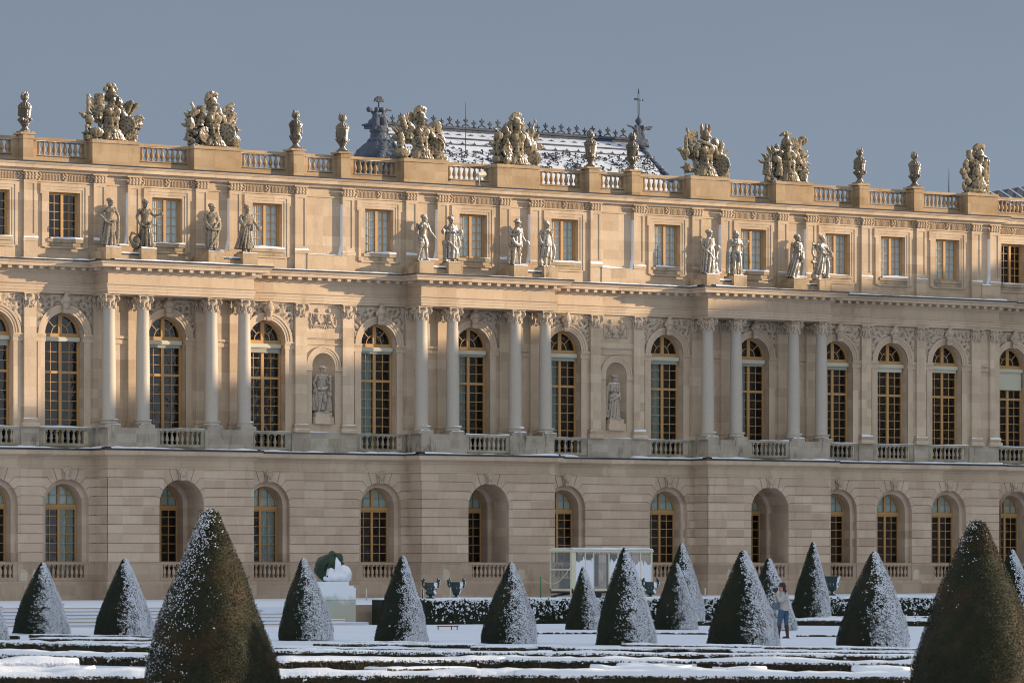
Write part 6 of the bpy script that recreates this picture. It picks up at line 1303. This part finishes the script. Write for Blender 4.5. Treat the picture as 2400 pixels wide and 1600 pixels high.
for i in range(9): mb.box(.3, 1.7, 1.2, 1.24, 1.2+.10*i, 1.26+.10*i)
mb.box(.25, .9, .5, 1.5, kz0+.06, .9); mb.box(3.0, 4.5, 1.3, 1.4, .4, 2.1); mb.build('shutter', M['kdark'], ki)
mb = MB(); mb.box(.02, kx1-.02, .05, ky1-.05, .16, .27); mb.tube([(.5, .9, .16), (-.6, .9, -.0)], .05, 6); mb.tube([(.5, 1.3, .16), (-.6, .9, -.0)], .05, 6); mb.tube([(-.4, .9, .1), (-.4, .9, -.06)], .03, 6); mb.box(.6, 1.9, .3, .45, .0, .16); mb.build('chassis', M['iron'], ki)
for x in (1.1, 1.65):
    mb = MB(); mb.tube([(x, .12, .10), (x, .34, .10)], .21, 16); mb.build('wheel', M['iron'], ki)
# ---------------------------------------------------------------- bench
be = thing('bench', 'low reddish wooden bench standing in the snow', 'bench', (-36.0, -51.9, 0), rz=-TH)
mb = MB(); mb.box(-.40, .40, -.10, .10, .115, .15); mb.build('seat', plain('red_wood', (.14, .055, .035), .6), be)
for x in (-.37, .12, .33): mb = MB(); mb.box(x, x+.035, -.08, .08, 0, .115); mb.build('leg', M['iron'], be)
mb = MB(); mb.box(-.38, .38, -.09, .09, .151, .165); mb.build('snow_cap', M['snow'], be)
# ---------------------------------------------------------------- the photographer
pe = thing('person', 'woman in pale jacket, jeans, brown boots and hat raising a camera to her face', 'person', (-37.6, -74.9, 0), rz=-TH)
skin = plain('skin', (.50, .27, .19), .5)
mb = MB()   # continuous body: head, neck, torso, arms, hands, legs
HD = Vector((-.03, 0, 1.60))
mb.ell(HD, (.085, .08, .115)); mb.ell(HD+Vector((-.085, 0, -.01)), (.02, .015, .022)); mb.ell(HD+Vector((-.06, 0, -.07)), (.035, .035, .03)); mb.tube([(0, 0, 1.40), (-.01, 0, 1.52)], [.06, .05], 8)
mb.tube([(.04, 0, .92), (.03, 0, 1.15), (.03, 0, 1.36)], [.15, .12, .15], 12)
ARM = [((.06, -.17, 1.40), (-.08, -.22, 1.17), (-.20, -.06, 1.48)), ((.03, .17, 1.40), (-.16, .20, 1.18), (-.24, .05, 1.50))]
for s_, e_, h_ in ARM:
    mb.tube([s_, e_], [.055, .045], 8); mb.tube([e_, h_], [.042, .03], 8); h_ = Vector(h_); mb.ell(h_+Vector((-.02, 0, .03)), (.035, .03, .045))
    for k in range(4): mb.tube([h_+Vector((-.02, .0, .02+.02*k)), h_+Vector((-.065, .012, .03+.022*k)), h_+Vector((-.07, .03*(1 if s_[1] < 0 else -1), .03+.022*k))], [.011, .010, .008], 5)
    mb.tube([h_+Vector((0, 0, .03)), h_+Vector((.0, .02 if s_[1] < 0 else -.02, .085))], [.012, .009], 5)
LG = [((-.03, -.09, .92), (-.11, -.07, .50), (-.14, -.05, .09)), ((.09, .08, .92), (.12, .05, .50), (.155, .03, .09))]
for a_, b_, c_ in LG: mb.tube([a_, b_, c_], [.09, .055, .035], 9); mb.tube([Vector(c_)+Vector((.02, 0, -.04)), Vector(c_)+Vector((-.13, 0, -.06))], [.035, .025], 7)
remesh(mb, .012, 'body', skin, pe)
mb = MB(); mb.tube([(.035, 0, .885), (.035, 0, 1.0), (.03, 0, 1.15), (.03, 0, 1.30), (.03, 0, 1.42)], [.185, .175, .145, .165, .12], 14); mb.ell((.04, 0, 1.38), (.15, .20, .11)); mb.tube([(.0, 0, 1.42), (-.01, 0, 1.50)], [.095, .085], 10)
for s_, e_, h_ in ARM: s_, e_, h_ = map(Vector, (s_, e_, h_)); mb.tube([s_, s_.lerp(e_, .5), e_], [.082, .075, .068], 9); mb.tube([e_, e_.lerp(h_, .8)], [.064, .05], 9)
for k in range(4): mb.tube([(.035+.17*cos(2*pi*i/12), .17*sin(2*pi*i/12), .93+.10*k) for i in range(13)], .014, 5)
remesh(mb, .014, 'jacket', plain('pale_jacket', (.40, .385, .36), .8, 0, .2, 9, .10), pe)
mb = MB()
for a_, b_, c_ in LG: b2 = Vector(b_); mb.tube([a_, Vector(a_).lerp(b2, .5), b_, b2.lerp(Vector(c_), .22)], [.115, .098, .074, .066], 10)
mb.ell((.03, 0, .92), (.17, .15, .12)); remesh(mb, .014, 'jeans', plain('blue_denim', (.055, .10, .165), .8, 0, .2, 12, .25), pe)
for a_, b_, c_ in LG:
    mb = MB(); b2, c2 = Vector(b_), Vector(c_); mb.tube([b2.lerp(c2, .18), b2.lerp(c2, .6), c2], [.074, .064, .05], 10); mb.ell(c2+Vector((0, 0, -.03)), (.055, .05, .055)); mb.tube([c2+Vector((.02, 0, -.055)), c2+Vector((-.15, 0, -.062))], [.042, .034], 8); mb.obox((c2.x-.05, c2.y, .012), (.125, .04, .012)); remesh(mb, .012, 'boot', plain('brown_leather', (.055, .022, .016), .5), pe)
mb = MB(); mb.lathe(-.01, 0, [(.15, 1.655), (.155, 1.665), (.105, 1.68), (.10, 1.73), (.085, 1.775), (.04, 1.79)], 18); mb.build('hat', plain('brown_felt', (.045, .026, .022), .9), pe)
mb = MB(); mb.ell((.035, 0, 1.59), (.07, .085, .10)); mb.tube([(.05, 0, 1.58), (.09, .02, 1.50), (.10, .03, 1.44)], [.06, .05, .02], 8); remesh(mb, .012, 'hair', plain('dark_brown_hair', (.045, .02, .012), .6), pe)
mb = MB()
for s_, e_, h_ in ARM:
    h_ = Vector(h_); mb.ell(h_+Vector((-.02, 0, .03)), (.042, .036, .052))
    for k in range(4): mb.tube([h_+Vector((-.02, .0, .02+.02*k)), h_+Vector((-.07, .012, .03+.022*k)), h_+Vector((-.075, .03*(1 if s_[1] < 0 else -1), .03+.022*k))], [.015, .014, .012], 5)
mb.build('glove', plain('purple_glove', (.035, .022, .055), .8), pe)
ca = thing('camera', 'black camera held up to the face of the woman in the hat', 'camera', (-37.6, -74.9, 0), rz=-TH)
mb = MB(); mb.obox((-.185, 0, 1.575), (.035, .07, .045)); mb.obox((-.18, 0, 1.625), (.025, .03, .015)); mb.build('camera_body', M['iron'], ca); mb = MB(); mb.tube([(-.22, 0, 1.57), (-.31, 0, 1.575)], [.035, .04], 12); mb.build('lens', M['iron'], ca)
bg_ = thing('shoulder_bag', 'grey-blue shoulder bag hanging at the hip of the photographing woman', 'bag', (-37.6, -74.9, 0), rz=-TH)
mb = MB(); mb.ell((-.24, -.14, 1.02), (.13, .07, .12), (0, .3, 0)); mb.ell((-.20, -.14, 1.08), (.10, .06, .08)); remesh(mb, .015, 'bag_body', plain('grey_blue_cloth', (.10, .13, .17), .8), bg_)
mb = MB(); mb.tube([(-.17, -.17, 1.12), (-.02, -.215, 1.28), (.08, -.19, 1.46), (.06, .0, 1.50)], .016, 5); mb.build('strap', M['iron'], bg_)
# ---------------------------------------------------------------- main body of the palace, out of view on the right: it shades the garden
mn = thing('main_wing', 'projecting main body of the palace beyond the right edge of the view', 'palace', (75, -75, 0))
mb = MB(); mb.box(0, 30, -90, 78, 0, 24.4); mb.build('wing_wall', M['wall'], mn)
mb = MB(); mb.box(-.05, 30, -90.05, 78, 24.4, 25.0); mb.box(.5, 29, -89, 77, 25.0, 26.0)
for i in range(40): mb.box(-.02, .3, -74.5+3.9*i, -72.0+3.9*i, 25.0, 26.1)
mb.build('wing_parapet', M['parapet'], mn)
mb = MB(); 
for i in range(30): mb.box(-.06, .1, -72+5*i, -70+5*i, 9, 14)
mb.build('wing_window', M['dark'], mn)
# ---------------------------------------------------------------- ground
def sheet(name, pts, faces, mat):
    m_ = MB(); m_.add(pts, faces); return m_.build(name, mat, None, kind='structure')
sheet('ground', [(-900, -700, 0), (900, -700, 0), (900, 900, 0), (-900, 900, 0)], [(0, 1, 2, 3)], M['gsnow'])
def tz(x): return .75+(x+28)*.0038
m_ = MB(); YS = -35.2
X0, X2 = -90, 66
m_.add([(X0, YS, tz(X0)), (X1, YS, tz(X1)), (X1, -36.6, tz(X1)), (X2, -36.6, tz(X2)), (X2, 1, tz(X2)), (X0, 1, tz(X0)),
        (X0, YS, -.2), (X1, YS, -.2), (X1, -36.6, -.2), (X2, -36.6, -.2), (X2, 1, -.2), (X0, 1, -.2)],
       [(0, 1, 2, 3, 4, 5)]+[(i+6, (i+1)%6+6, (i+1)%6, i) for i in range(6)])
m_.build('terrace', M['gsnow'], None, kind='structure')
m_ = MB()
for k in range(5):
    z1_ = .74-.125*(k+1)+.02; m_.box(-95, X1+.55*(k+1)+.1, YS-.9*(k+1), YS-.9*k+.002, -.1-.001*k, z1_)
    
m_.build('steps', M['gsnow'], None, kind='structure')

st_ = MB()
for k in range(6):
    y_ = YS-.9*k; z_ = .74-.125*k
    st_.box(-95, X1+.55*k+.09, y_-.012, y_+.05, z_-.05, z_-.022)
st_.build('step_nosings', M['base'], None, kind='structure')
